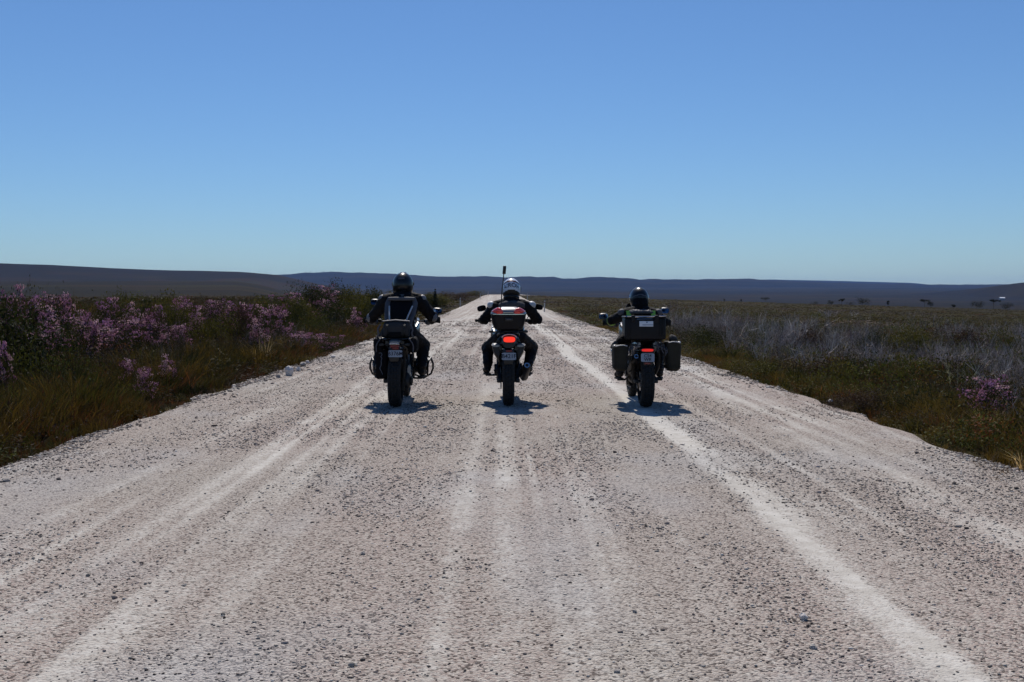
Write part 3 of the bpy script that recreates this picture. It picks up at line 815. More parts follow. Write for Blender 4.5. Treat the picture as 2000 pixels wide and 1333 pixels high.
def helmet(parent, c, sz, kind, pitch=0):
    """full-face helmet round head centre c"""
    bm = bmesh.new(); bmesh.ops.create_uvsphere(bm, u_segments=56, v_segments=40, radius=1.0)
    mats = {'black': [M_HBLK, M_HBLK, M_BLK, M_BLK], 'white': [M_HWHT, M_HNAV, M_HRED, M_BLK], 'dark': [M_HBLK, M_GRY, M_BLK, M_BLK]}[kind]
    def shape(v):
        x, y, z = v
        if z < -.78: z = -.78-(abs(z)-.78)*.25
        yy = y*(1.14 if y > 0 else 1.10)
        xx = x*(1+.05*max(0, -z))*(1.0 if z > -.3 else 1+.25*(-.3-z))
        if z < -.1 and y > 0: yy += .22*min(1, (-.1-z)*2.2)*y            # chin bar
        if z < -.25 and y < 0: yy *= 1-.10*min(1, (-.25-z)*1.7)           # nape cut in
        return Vector((xx*sz*.93, yy*sz, z*sz*1.12))
    for f in bm.faces:
        z = sum(v.co.z for v in f.verts)/len(f.verts); y = sum(v.co.y for v in f.verts)/len(f.verts); x = sum(v.co.x for v in f.verts)/len(f.verts)
        k = 0
        if kind == 'white':
            zb = z-.0+.28*x*x                                              # bands arch over the back
            if y < .35:
                if zb > .50 and zb < .68: k = 2 if abs(x) < .38 else 1
                if zb < -.22 : k = 3
        elif kind == 'dark':
            if y < .2 and abs(z-.1+.25*x*x) < .05: k = 1
            if y < .2 and z > .62 and z < .72: k = 1
        f.material_index = k
    for v in bm.verts: v.co = shape(v.co)
    me = bpy.data.meshes.new('helmet'); bm.to_mesh(me); bm.free()
    for m_ in mats: me.materials.append(m_)
    me.polygons.foreach_set('use_smooth', [True]*len(me.polygons))
    h = bpy.data.objects.new('helmet', me); link(h, parent); h.location = c; h.rotation_euler = (R(pitch), 0, 0)
    # visor
    m = MB(); L = []
    for k in range(9):
        z = -.18+.62*k/8
        L.append([shape(Vector((math.sin(a)*math.sqrt(1-z*z), math.cos(a)*math.sqrt(1-z*z), z)))*s_ for s_, aa in ((1.03, np.linspace(-1.15, 1.15, 15)), (1.005, np.linspace(1.15, -1.15, 15))) for a in aa])
    m.loft(L); m.build('visor', M_VIS, h)
    # pivot caps, vent, neck roll
    for sx in (-1, 1):
        m = MB(); m.cyl((sx*sz*.90, .15*sz, .1*sz), (sx*sz*.99, .15*sz, .1*sz), .028, .022, 16)
        m.build('pivot', M_CHR if kind == 'dark' else M_BLK, h)
    m = MB(); L = []
    m.tube([(.66*sz*math.cos(a), .04*sz+.78*sz*math.sin(a), -.88*sz) for a in np.linspace(0, 2*math.pi, 24, endpoint=False)], .022, 8, closed=True)
    m.build('neck_roll', M_BLK, h)
    m = MB()
    m.slab([(0, -.2*sz, 1.06*sz, .035, .006, 3), (0, .25*sz, 1.09*sz, .045, .016, 3), (0, .6*sz, .93*sz, .02, .005, 3)], 'y', 14)
    m.build('top_vent', mats[0], h)
    if kind == 'black':
        m = MB(); zz = .42
        L = [[shape(Vector((math.sin(a)*math.sqrt(1-z*z), -math.cos(a)*math.sqrt(1-z*z), z)))*s_ for s_, aa in ((1.02, np.linspace(-.40, .26, 9)), (1.004, np.linspace(.26, -.40, 9))) for a in aa] for z in (.36, .42, .50)]
        m.loft(L); m.build('rear_badge', M_GRY, h)
    if kind == 'white':
        def warp(p):
            a = p.x/(sz*.80); zc = .17+p.y/(sz*1.02)-.28*math.sin(a)**2*.9
            q = Vector((math.sin(a)*math.sqrt(max(0, 1-zc*zc)), -math.cos(a)*math.sqrt(max(0, 1-zc*zc)), zc))
            return shape(q)*(1.012+p.z*2)
        text_obj('AIROH', .072, M_HNAV, h, warp=warp, depth=.002, bold=.0008)
        m = MB(); m.slab([(0, -.80*sz, -.58*sz, .018, .006, 3), (0, -.76*sz, -.58*sz, .02, .008, 3)], 'y', 12); m.build('rear_tab', M_SIL, h)
    if kind == 'dark':
        m = MB(); m.slab([(0, .55*sz, .95*sz, .085, .010, 3), (0, .9*sz, .92*sz, .10, .008, 3), (0, 1.5*sz, .72*sz, .075, .004, 3)], 'y', 16)
        m.build('peak', M_GRY, h)
        m = MB(); m.tube([shape(Vector((math.sin(a)*.995, .12, math.cos(a))))*1.02 for a in np.linspace(-1.45, 1.45, 17)], .006, 8, smooth=1)  # bright tube stands in for the rim light along the helmet
        m.build('rim_light_strip', M_ALU, h)
    return h

def glove(parent, gc, side, gd, pale):
    """hand closed round the grip; gc grip centre, gd grip direction (outward), wrist comes from behind"""
    gd = Vector(gd).normalized(); up = Vector((0, 0, 1)); back = gd.cross(up)*(1 if side < 0 else -1)
    if back.y > 0: back = -back
    m = MB(); c = Vector(gc)
    # palm and wrist
    m.capsule(c+gd*.030+back*.035+up*.012, c-gd*.030+back*.035+up*.008, .023, .024)
    m.capsule(c+gd*.028+back*.052+up*.010, c-gd*.026+back*.060+up*.004, .024, .026)
    m.capsule(c+back*.065+up*.004, c+back*.125-up*.006, .032, .034)
    m.capsule(c+back*.10, c+back*.16-up*.01, .036, .044)
    lens = [.92, 1.05, 1.0, .82]
    for k in range(4):
        o = gd*(.036-.0235*k) if True else 0
        o = -gd*(.036-.0235*k)                         # index finger is nearest the bike
        rad = .0165+.0105; L = lens[k]
        pts = [c+o+back*.040+up*.026]
        for a, f in ((78, 1), (18, 1), (-42, 1), (-88, L)):
            aa = R(a*f if f != 1 else a); pts.append(c+o+(-back*math.cos(aa)+up*math.sin(aa))*(rad+.002*(k == 1)))
        m.tube(pts, [.0125, .0118, .011, .0105, .0085], 10, smooth=1)
    tb = -gd*.048
    m.tube([c+back*.05+tb*.5, c+back*.028+tb-up*.014, c+tb*1.05-up*.028, c-back*.020+tb*.95-up*.024], [.015, .0135, .012, .009], 10, smooth=1)
    o = m.build('glove', M_GLVG if pale else M_GLV, parent); remesh(o, .0042, 2)
    m = MB(); 
    m.capsule(c+gd*.034+back*.040+up*.034, c-gd*.034+back*.040+up*.032, .010, .010)
    m.build('knuckle_guard', M_GLV2 if pale else M_BLK, o)
    return o

def rider(b, root_loc):
    r = b['r']; mt = r['mat']
    P, S, H = Vector(r['pelvis']), Vector(r['chest']), Vector(r['head'])
    sh = r['sh']; hx, hy, hz = b['g']['hand']; ft = b['g']['foot']; lean = r.get('lean', 0)
    m = MB(); bulk = r.get('bulk', 1.0)
    # torso
    d = S-P
    def q(t): return P+d*t
    fwd = .0
    m.slab([(*q(-.18), .10, .08), (*q(-.12), .155*bulk, .125), (*q(0), .18*bulk, .145), (*q(.25), .165*bulk, .13), (*q(.5), .17*bulk, .13), (*q(.78), .195*bulk, .135, 2.4), (*q(.98), .20*bulk, .115, 2.6), (*q(1.10), .165*bulk, .09, 2.4), (*q(1.22), .085, .075)], 'z', 24)
    top = q(1.05)
    m.capsule(top, H-Vector((0, .02, .06)), .07, .065); m.ell(H, (.075, .095, .11))
    joints = {}
    for sx in (-1, 1):
        s0 = S+Vector((sx*sh, 0, .0)); s0.z += r.get('shz', 0)
        hand = Vector((sx*hx, hy, hz)); wr = hand+Vector((sx*-.01, -.105, -.005)); el = Vector(r['elbow'][0 if sx < 0 else 1])
        m.capsule(S+Vector((sx*.08, 0, .03)), s0, .085, .082*bulk); m.capsule(s0, el, .078*bulk, .058*bulk); m.ell(el, (.063*bulk, .063*bulk, .063*bulk)); m.capsule(el, wr, .060*bulk, .040)
        hp = P+Vector((sx*.095, .02, -.03)); kn = Vector(r['knee'][0 if sx < 0 else 1]); an = Vector((sx*ft[0], ft[1]-.06, ft[2]+.13))
        m.capsule(hp, kn, .112*bulk, .080*bulk); m.ell(kn+Vector((0, .01, 0)), (.083, .085, .09)); m.capsule(kn, an, .078*bulk, .056)
        m.ell(an.lerp(kn, .62)+Vector((0, -.025, 0)), (.07*bulk, .075, .12))
        m.capsule(an, an+Vector((0, .15, -.08)), .045, .035)
        joints[sx] = (s0, el, wr, hand, kn, an)
    body = m.build('person', mt)
    remesh(body, .0125, 4, r.get('wr', .009), seed=r['seed'])
    body.location = root_loc
    tag(body, r['label'], 'person', 'riders sitting on the motorcycles')
    # boots
    for sx in (-1, 1):
        s0, el, wr, hand, kn, an = joints[sx]
        m = MB(); k2 = an.lerp(kn, .42)
        toe = an+Vector((sx*.02, .17, -.085)); heel = an+Vector((0, -.035, -.09))
        m.capsule(k2, an, .072, .058); m.capsule(an, an+Vector((sx*.01, .07, -.055)), .056, .045); m.capsule(heel+Vector((0, 0, .02)), toe, .040, .034); m.capsule(an+Vector((0, 0, -.04)), heel+Vector((0, 0, .02)), .048, .042)
        m.capsule(toe+Vector((-.012, -.06, 0)), toe+Vector((.012, 0, 0)), .038, .032)
        o = m.build('boot', r.get('boot', M_BOOT), body); remesh(o, .008, 3)
        m = MB()
        sc_ = []
        for y, w_ in ((-.085, .022), (-.06, .038), (0, .036), (.06, .036), (.13, .046), (.19, .036), (.215, .014)):
            cx = an.x+sx*.012*(y/.1); sc_.append([Vector((cx+u*w_, an.y+y, an.z-.133+v*.011)) for u, v in ((-1, -1), (1, -1), (1, 1), (-1, 1))])
        m.loft(sc_); m.build('sole', M_RUB, o)
        m = MB()
        for t in (.15, .32): 
            c = an.lerp(k2, t); m.tube([(c.x+.064*math.cos(a), c.y+.066*math.sin(a), c.z+.01*math.sin(a)) for a in np.linspace(0, 6.283, 16, endpoint=False)], .007, 6, closed=True)
        m.build('buckle_strap', M_BLKM, o)
        gd = Vector((sx*.125, -.046, 0)); glove(body, hand, sx, gd, r.get('palegl'))
        # cuff, elbow and shoulder armour, knee guard
        m = MB(); m.tube([wr.lerp(el, .02), wr.lerp(el, .10), wr.lerp(el, .26)], [.047, .052, .056], 16); m.build('sleeve_cuff', r['trim'], body)
        m = MB(); dv = (el-s0).normalized(); out = Vector((sx, -.35, .25)).normalized()
        m.ell(s0+out*.045+Vector((0, 0, .02)), (.058, .062, .052)); m.build('shoulder_armour', r['arm'], body)
        m = MB(); m.ell(el+Vector((sx*.022, -.028, -.002)), (.046, .046, .062)); m.build('elbow_armour', r['arm'] if r.get('elb') else mt, body)
        m = MB(); m.ell(kn+Vector((0, .035, .0)), (.066, .060, .10), (R(-20), 0, 0)); m.build('knee_guard', r['trim'], body)
    # collar
    m = MB(); c = q(1.13)
    m.slab([(c.x, c.y, c.z-.035, .115, .10), (c.x, c.y, c.z+.0, .10, .088), (c.x, c.y, c.z+.035, .09, .08)], 'z', 24); m.build('collar', r.get('collar', M_GRY), body)
    return body, joints, q

# ------------------------------------------------------------------ the three bikes
def at(bx_px, by_px):
    y = CZ*F/(by_px-575.0); return (bx_px-978)*y/F, y
A = dict(guards=M_BLK, label='black adventure motorcycle with round crash bars and a grey bag on its tail', rr=.335, fr=.345, rw=.165, boxer=True, tank=M_TANK1,
    g=dict(seat=.87, hand=(.41, .98, 1.07), foot=(.285, .62, .345)),
    mirrors=[(-1, -.375, 1.325, .12, .08, 0, 3), (1, .47, 1.205, .13, .08, 4, 3)], mtilt=26, myaw=6,
    plate=(.018, .69, .175, .085, 'B376M'), tail=(.008, .782, .12, .040), tailmat=M_REDD, ind=(.16, .80), indmat=M_BLK,
    muffler=[((-.21, -.02, .52), (-.17, .48, .40), .058, .024, M_ENG)])
x, y = at(773, 797); A['loc'] = (x, y, float(surf(np.array([x]), np.array([y]))[0])-.004)
A['r'] = dict(mat=M_JKT1, trim=M_GRY, arm=M_PALE, elb=True, pelvis=(.005, .36, .96), chest=(.035, .56, 1.345), head=(.03, .70, 1.555), sh=.215, shz=.0,
    elbow=[(-.385, .72, 1.12), (.42, .72, 1.13)], knee=[(-.27, .86, .74), (.29, .86, .74)], seed=3, bulk=1.14, palegl=True, wr=.010,
    label='rider in black jacket and glossy black helmet wearing a black backpack with grey straps')
B = dict(label='black motorcycle with a rounded red-and-silver top box and a tall antenna', rr=.325, fr=.325, rw=.150, tank=M_TANK1,
    g=dict(seat=.80, hand=(.36, 1.00, 1.07), foot=(.27, .66, .37)), skid=False,
    mirrors=[(-1, -.36, 1.235, .125, .085, -14, 2.6), (1, .42, 1.255, .125, .08, 14, 2.6)], mtilt=6, myaw=12, mirmat=M_MIRD,
    plate=(.005, .647, .180, .092, 'B421F'), tail=(.010, .858, .150, .072), tailmat=M_REDL, ind=(.215, .955), indmat=M_BLK,
    muffler=[((.235, -.06, .52), (.20, .40, .32), .056, .026, M_ENG)])
x, y = at(993, 795); B['loc'] = (x, y, float(surf(np.array([x]), np.array([y]))[0])-.004)
B['r'] = dict(mat=M_JKT1, trim=M_BLK, arm=M_LGR, pelvis=(.03, .42, .89), chest=(.045, .60, 1.255), head=(.044, .74, 1.495), sh=.225, shz=-.0,
    elbow=[(-.315, .76, 1.10), (.395, .76, 1.09)], knee=[(-.275, .90, .70), (.325, .90, .70)], seed=9, bulk=1.0, collar=M_NECK,
    label='rider in black jacket and white helmet with dark lettering and a red patch')
Cc = dict(guards=M_BLK, label='dust-grey adventure motorcycle on the right with two side panniers and a square black top case', rr=.335, fr=.35, rw=.168, tank=M_TANK2, reflow=True,
    g=dict(seat=.86, hand=(.36, .98, 1.05), foot=(.265, .66, .325)),
    mirrors=[(-1, -.45, 1.145, .13, .085, 0, 3), (1, .39, 1.225, .12, .085, 0, 3)], mtilt=26, myaw=6,
    plate=(-.005, .65, .170, .108, 'C54\nWR'), tail=(-.005, .742, .150, .036), tailmat=M_REDL2, ind=(.19, .80), indmat=M_BLK,
    muffler=[((-.135, -.12, .655), (-.16, .42, .42), .05, .022, M_ENG)])
x, y = at(1261, 794); Cc['loc'] = (x, y, float(surf(np.array([x]), np.array([y]))[0])-.004)
Cc['r'] = dict(mat=M_JKT2, trim=M_GRY, arm=M_GRY, pelvis=(-.0, .38, .90), chest=(-.0, .60, 1.175), head=(.01, .76, 1.395), sh=.20, shz=.0,
    elbow=[(-.36, .74, 1.10), (.34, .74, 1.08)], knee=[(-.28, .86, .72), (.28, .86, .72)], seed=15, bulk=.98, palegl=True, boot=M_BROWN,
    label='short rider in black jacket with green stripes and a dark helmet with a pale rim-light strip')

# ---- left
ra = motorcycle(A)
for sx in (-1, 1):
    f_ = 1.0 if sx < 0 else .97
    m = MB(); m.tube([(sx*.13, 1.0, .36), (sx*.30*f_, .96, .30), (sx*.40*f_, .94, .36), (sx*.43*f_, .92, .43), (sx*.43*f_, .92, .50), (sx*.40*f_, .93, .575), (sx*.28, .98, .62), (sx*.13, 1.05, .70)], .0135, 10)
    m.tube([(sx*.36*f_, .95, .33), (sx*.36*f_, .78, .36), (sx*.37*f_, .78, .53), (sx*.40*f_, .93, .575)], .013, 8, smooth=1)
    m.build('crash_bar', M_BLKM, ra)
m = MB()
m.slab([(.005, -.26, .822, .056, .020, 3), (.005, -.20, .832, .066, .026, 3), (.005, -.05, .84, .075, .024, 3)], 'y', 20); m.build('rack_end_cap', M_SIL, ra)
m = MB(); m.tube([(-.055, -.265, .812), (0.005, -.275, .818), (.068, -.265, .810)], .006, 8, smooth=1); m.build('lamp_brow', M_CHR, ra)
m = MB()
for sx in (-1, 1):
    m.tube([(sx*.12, .34, .88), (sx*.20, .10, .875), (sx*.19, -.10, .872), (sx*.10, -.20, .868)], .010, 8, smooth=1)
    m.tube([(sx*.20, .10, .875), (sx*.215, .12, .70), (sx*.215, -.10, .70), (sx*.19, -.12, .87)], .009, 8, smooth=1)
    m.tube([(sx*.215, .12, .70), (sx*.20, .20, .50)], .009, 8)
for yy in (-.12, 0, .12): m.cyl((-.19, yy, .872), (.19, yy, .872), .008, n=8)
m.build('luggage_rack', M_BLKM, ra)
m = MB(); m.slab([(-.175, -.10, .55, .05, .17, 5), (-.175, -.09, .55, .066, .185, 5), (-.175, .10, .55, .070, .185, 5), (-.17, .30, .53, .06, .15, 4)], 'y', 24)
sb = m.build('side_case', M_CLOTH2, ra)
m = MB(); m.tube([(x_+.03, -.107, z_) for x_, z_ in ((-.235, .69), (-.20, .695), (-.19, .665), (-.215, .645), (-.19, .63), (-.205, .60), (-.20, .54), (-.225, .50), (-.20, .46), (-.185, .42))], .0045, 6, smooth=2)
m.build('side_case_print', M_MARK, sb)
m = MB(); m.slab([(.135, .02, .52, .010, .12, 3), (.17, -.03, .43, .020, .10, 3), (.17, .02, .43, .022, .11, 3), (.17, .08, .43, .012, .09, 3)][1:], 'y', 16); m.build('heel_guard', M_SIL, ra)
m = MB(); m.tube([(.10, -.02, .74), (.12, -.04, .60), (.115, -.08, .42), (.10, -.10, .22)], .018, 10, smooth=1)
m.build('mud_bracket', M_BROWN, ra)
for sx in (-1, 1):
    m = MB(); m.slab([(sx*.215, -.13, .79, .03, .06, 3), (sx*.215, -.10, .79, .055, .09, 3.5), (sx*.22, .10, .79, .06, .10, 3.5), (sx*.21, .32, .80, .045, .08, 3)], 'y', 20)
    o = m.build('soft_side_bag', M_CLOTH2, ra); remesh(o, .008, 2, .007, (20, 16, 26), 40+sx)
    m = MB(); m.tube([(sx*.17, -.135, .88), (sx*.235, -.145, .80), (sx*.23, -.14, .71)], .008, 6, smooth=1); m.build('compression_strap', M_GRY, ra)
# roll bag strapped on the tail: a thing of its own
bag = empty('roll_bag', A['loc']); tag(bag, 'grey roll-top bag strapped on the tail of the left motorcycle', 'bag')
m = MB(); m.slab([(-.15, .02, .985, .10, .085, 2.6), (-.135, .02, .985, .125, .10, 2.8), (0, .02, .99, .135, .105, 2.8), (.02, .02, .99, .135, .105, 2.8), (.155, .02, .985, .125, .10, 2.8), (.17, .02, .985, .10, .085, 2.6)], 'x', 28)
bb = m.build('bag_body', M_CLOTH, bag); remesh(bb, .009, 2, .006, (14, 10, 20), 5)
m = MB(); m.slab([(-.16, -.02, 1.088, .05, .010, 3), (0, -.02, 1.102, .06, .012, 3), (.18, -.02, 1.088, .05, .010, 3)], 'x', 14); m.build('rolled_top', M_GRY, bag)
for xx in (-.10, .12):
    m = MB(); m.tube([(xx, .02+.145*math.cos(a), .985+.116*math.sin(a)) for a in np.linspace(0, 6.283, 20, endpoint=False)], .009, 6, closed=True)
    m.box((xx, -.13, 1.03), (.035, .012, .03), .004)
    m.build('bag_strap', M_BLK, bag)
m = MB(); m.box((-.0, -.120, .93), (.16, .014, .05), .01); m.build('bag_pocket', M_CLOTH2, bag)
for sx in (-1, 1):
    m = MB(); m.tube([(sx*.185, -.06, 1.05), (sx*.225, -.08, .99), (sx*.205, -.09, .93), (sx*.23, -.06, .89)], .011, 8, smooth=1); m.build('side_buckle_strap', M_GRY, bag)
ba, ja, qa = rider(A, A['loc'])
helmet(ba, A['r']['head'], .148, 'black', -6)
# backpack
bp = empty('backpack', A['loc']); tag(bp, 'black backpack with grey side panels and pale piping on the back of the left rider', 'backpack')
c0 = qa(.20)+Vector((0, -.145, 0)); c1 = qa(.95)+Vector((0, -.135, 0))
m = MB(); m.slab([(c0.x, c0.y, c0.z-.03, .09, .045, 3.5), (c0.x, c0.y, c0.z, .105, .065, 4), (*c0.lerp(c1, .5), .135, .07, 4), (c1.x, c1.y, c1.z-.02, .145, .06, 4), (c1.x, c1.y+.02, c1.z+.015, .12, .04, 3)], 'z', 28)
m.build('pack_body', M_CLOTH2, bp)
for sx in (-1, 1):
    m = MB(); m.slab([(c0.x+sx*.135, c0.y+.05, c0.z-.06, .03, .035, 4), (c0.x+sx*.145, c0.y+.045, c0.z+.05, .036, .04, 4), (c0.lerp(c1, .5).x+sx*.165, c0.lerp(c1, .5).y+.045, c0.lerp(c1, .5).z, .038, .04, 4), (c1.x+sx*.178, c1.y+.045, c1.z-.01, .036, .045, 4), (c1.x+sx*.15, c1.y+.08, c1.z+.07, .032, .03, 3)], 'z', 16)
    m.build('side_panel', M_GRY, bp)
for sx in (-1, 1):
    m = MB(); m.tube([(c0.x+sx*.095, c0.y-.062, c0.z-.02), (c0.x+sx*.112, c0.y-.066, c0.z+.08), (c1.x+sx*.150, c1.y-.056, c1.z-.05)], .010, 8, smooth=1)
    m.build('piping', M_LGR, bp)
m = MB(); m.slab([(c1.x-.17, c1.y+.035, c1.z+.045, .04, .022, 3), (c1.x-.08, c1.y+.0, c1.z+.045, .05, .026, 3), (c1.x+.08, c1.y+.0, c1.z+.045, .05, .026, 3), (c1.x+.17, c1.y+.035, c1.z+.045, .04, .022, 3)], 'x', 16); m.build('top_yoke', M_GRY, bp)
for sx in (-1, 1):
    m = MB(); m.tube([(c1.x+sx*.15, c1.y+.06, c1.z+.07), (c1.x+sx*.14, c1.y+.16, c1.z+.085), (c1.x+sx*.13, c1.y+.27, c1.z+.01), (c1.x+sx*.13, c1.y+.285, c1.z-.15)], .016, 8, smooth=2)
    m.build('shoulder_strap', M_BLK, bp)

# ---- centre
rb = motorcycle(B)
m = MB(); S_ = []
m.slab([(0, -.02, .975, .15, .13, 3), (0, -.03, .99, .185, .16, 3.4), (0, -.04, 1.06, .208, .18, 3.4), (0, -.04, 1.15, .222, .19, 3.4), (0, -.04, 1.172, .225, .192, 3.4)], 'z', 40)
tb = m.build('top_box', M_BOXD, rb)
m = MB(); m.slab([(0, -.04, 1.176, .226, .194, 3.4), (0, -.04, 1.190, .226, .193, 3.2), (0, -.035, 1.225, .205, .175, 3), (0, -.03, 1.255, .155, .14, 2.8), (0, -.02, 1.268, .09, .09, 2.5)], 'z', 40)
m.build('top_box_lid', M_SIL, tb)
m = MB(); m.slab([(0, -.04, 1.171, .2275, .1955, 3.4), (0, -.04, 1.179, .2275, .1955, 3.4)], 'z', 40); m.build('lid_seam', M_CHR, tb)
for sx in (-1, 1):
    m = MB(); m.slab([(sx*.065, -.215, 1.192, .012, .012, 3), (sx*.09, -.210, 1.214, .036, .034, 3), (sx*.135, -.188, 1.217, .05, .045, 3), (sx*.18, -.150, 1.206, .045, .034, 3), (sx*.215, -.10, 1.200, .025, .016, 3)], 'x', 16)
    m.build('box_reflector', M_REDR, tb)
m = MB(); m.slab([(0, -.236, 1.19, .075, .006, 4), (0, -.20, 1.195, .08, .010, 4)], 'y', 16); m.build('lid_trim', M_BLK, tb)
m = MB(); m.box((.005, -.232, 1.11), (.10, .03, .045), .008); lt = m.build('latch', M_BLK, tb)
m = MB(); m.box((.005, -.249, 1.112), (.06, .006, .014), .002); m.build('latch_badge', M_GRY, lt)
m = MB()
for sx in (-1, 1):
    m.tube([(sx*.10, .30, .85), (sx*.14, .05, .90), (sx*.12, -.15, .935), (sx*.05, -.19, .94)], .012, 8, smooth=1)
m.box((0, -.02, .955), (.26, .24, .025), .008)
m.build('luggage_rack', M_BLKM, rb)
for sx in (-1, 1):
    m = MB(); m.loft([[Vector((sx*x_, yy, z_)) for x_, z_ in pts] for yy, pts in ((-.10, ((.10, .765), (.205, .775), (.185, .70), (.12, .62))), (-.07, ((.095, .78), (.215, .785), (.19, .69), (.115, .56))), (.20, ((.10, .80), (.20, .80), (.19, .66), (.12, .54))))])
    m.build('pannier_bracket', M_ENG, rb)
    m = MB(); m.slab([(sx*.155, -.115, .772, .045, .014, 3), (sx*.155, -.05, .785, .055, .018, 3)], 'y', 12); m.build('bracket_cap', M_SIL, rb)
m = MB(); m.tube([(-.085, -.235, .885), (-.055, -.25, .915), (.01, -.255, .926), (.075, -.25, .915), (.105, -.235, .885)], .0075, 8, smooth=2); m.build('tail_brow', M_ALU, rb)
m = MB(); m.slab([(0.005, -.22, .80, .07, .05, 3), (0.005, .05, .84, .13, .07, 3)], 'y', 16); m.build('tail_cowl', M_BLK, rb)
m = MB(); m.tube([(-.105, -.15, .96), (-.10, -.16, 1.22), (-.083, -.155, 1.45), (-.058, -.15, 1.70)], [.0085, .008, .007, .006], 10)
an = m.build('antenna', M_BLKM, rb)
m = MB(); m.box((-.052, -.15, 1.735), (.042, .03, .105), .006, rot=(0, R(5), 0)); m.build('antenna_head', M_BLK, an)
bb_, jb, qb = rider(B, B['loc'])
helmet(bb_, B['r']['head'], .133, 'white', -12)
# neck brace / bunched collar
m = MB(); c = qb(1.08); m.slab([(c.x-.17, c.y-.08, c.z-.01, .05, .03), (c.x-.08, c.y-.115, c.z+.01, .06, .045), (c.x+.08, c.y-.115, c.z+.01, .06, .045), (c.x+.17, c.y-.08, c.z-.01, .05, .03)], 'x', 16)
o = m.build('scarf', M_NECK, bb_); remesh(o, .008, 1, .007, (30, 20, 40), 8)

# ---- right
rc = motorcycle(Cc)
tc_ = MB(); tc_.box((-.03, -.04, 1.012), (.52, .36, .27), .022, seg=3)
t = tc_.build('top_case', M_BOXD, rc)
m = MB(); m.box((-.03, -.04, 1.158), (.53, .37, .022), .009, seg=2); l_ = m.build('top_case_lid', M_BOXD, t)
m = MB()
for zz, yy in ((1.171, -.222), ): m.tube([(-.285, yy, zz), (-.19, yy, zz), (-.175, yy-.004, zz-.008), (.065, yy-.004, zz-.004), (.085, yy, zz+.004), (.225, yy, zz+.002)], .0075, 6)
m.tube([(-.14, -.224, 1.135), (.06, -.224, 1.138)], .003, 6)
m.build('lid_edge', M_CHR, t)
for xx in (-.185, .115):
    m = MB(); m.box((xx, -.226, 1.14), (.05, .018, .09), .006); m.build('latch', M_BOXD, t)
for xx in (-.255, -.225, .155, .19):
    m = MB(); m.box((xx, -.223, 1.02), (.010, .012, .22), .004); m.build('case_rib', M_BOXD, t)
m = MB(); m.box((-.02, -.2225, 1.075), (.175, .006, .068), .002); lb = m.build('label', M_LBL, t)
m = MB(); m.box((.006, -.2268, 1.062), (.115, .002, .008)); m.box((-.058, -.2268, 1.062), (.022, .002, .007)); m.ell((-.012, -.2265, 1.095), (.009, .0015, .011)); m.build('label_print', M_LBLB, lb)
m = MB()
for sx in (-1, 1):
    m.tube([(sx*.12, .30, .84), (sx*.18, .10, .865), (sx*.17, -.12, .865), (sx*.08, -.20, .862)], .010, 8, smooth=1)
    m.tube([(sx*.20, .18, .82), (sx*.235, .16, .55), (sx*.235, -.14, .55), (sx*.20, -.16, .82)], .009, 8, closed=True)
    m.tube([(sx*.235, .16, .60), (sx*.18, .40, .62)], .009, 8)
for yy in (-.12, .05): m.cyl((-.2, yy, .865), (.2, yy, .865), .008, n=8)
m.build('luggage_rack', M_BLKM, rc)
for sx in (-1, 1):
    zb, zt = (.475, .80) if sx < 0 else (.475, .845)
    m = MB(); m.slab([(sx*.335, -.03, zb, .06, .16, 3.5), (sx*.335, -.03, zb+.03, .088, .195, 4), (sx*.335, -.03, zt-.05, .100, .205, 4.5), (sx*.335, -.03, zt-.02, .100, .205, 4.5), (sx*.33, -.03, zt, .085, .19, 5)], 'z', 36)
    p_ = m.build('pannier', M_PAN, rc)
    m = MB()
    for zz in (zb+.05, zb+.085): m.slab([(sx*.335, -.03, zz, .0955, .2005, 5.5), (sx*.335, -.03, zz+.008, .096, .201, 5.5)], 'z', 36)
    m.build('pannier_rib', M_PAN, p_)
    m = MB(); m.box((sx*.41, -.15, zt-.04), (.03, .03, .09), .006); m.build('pannier_latch', M_ALU, p_)
    m = MB(); m.box((sx*.435, .06, zt-.08), (.016, .08, .05), .006); m.build('pannier_latch', M_ALU, p_)
    m = MB(); m.tube([(sx*.26, -.236, zt-.005), (sx*.33, -.24, zt+.008), (sx*.41, -.236, zt-.008)], .006, 8, smooth=1); m.build('pannier_lid_edge', M_LGR, p_)
# strap ends and clutter between the cases
rs_ = random.Random(4)
for sx in (-1, 1):
    m = MB()
    for k in range(5):
        x0 = sx*(.12+.03*k); z0 = .82-.015*k
        m.tube([(x0, -.18, z0+.02), (x0+rs_.uniform(-.02, .02), -.215, z0-.03), (x0+rs_.uniform(-.03, .03), -.20, z0-.09)], .006, 6, smooth=1)
        m.box((x0, -.215, z0-.02), (.022, .012, .016), .003)
    m.build('tie_down_strap', M_GRY, rc)
m = MB(); m.tube([(.155, -.10, .74), (.17, -.08, .62), (.14, .0, .47), (.13, .2, .40)], [.035, .04, .035, .02], 12, smooth=1); m.build('tool_tube', M_ENG, rc)
m = MB(); m.tube([(-.17, .0, .62), (-.15, .04, .44), (-.135, .08, .26)], [.022, .03, .02], 10, smooth=1); m.build('chain_guard', M_BROWN, rc)
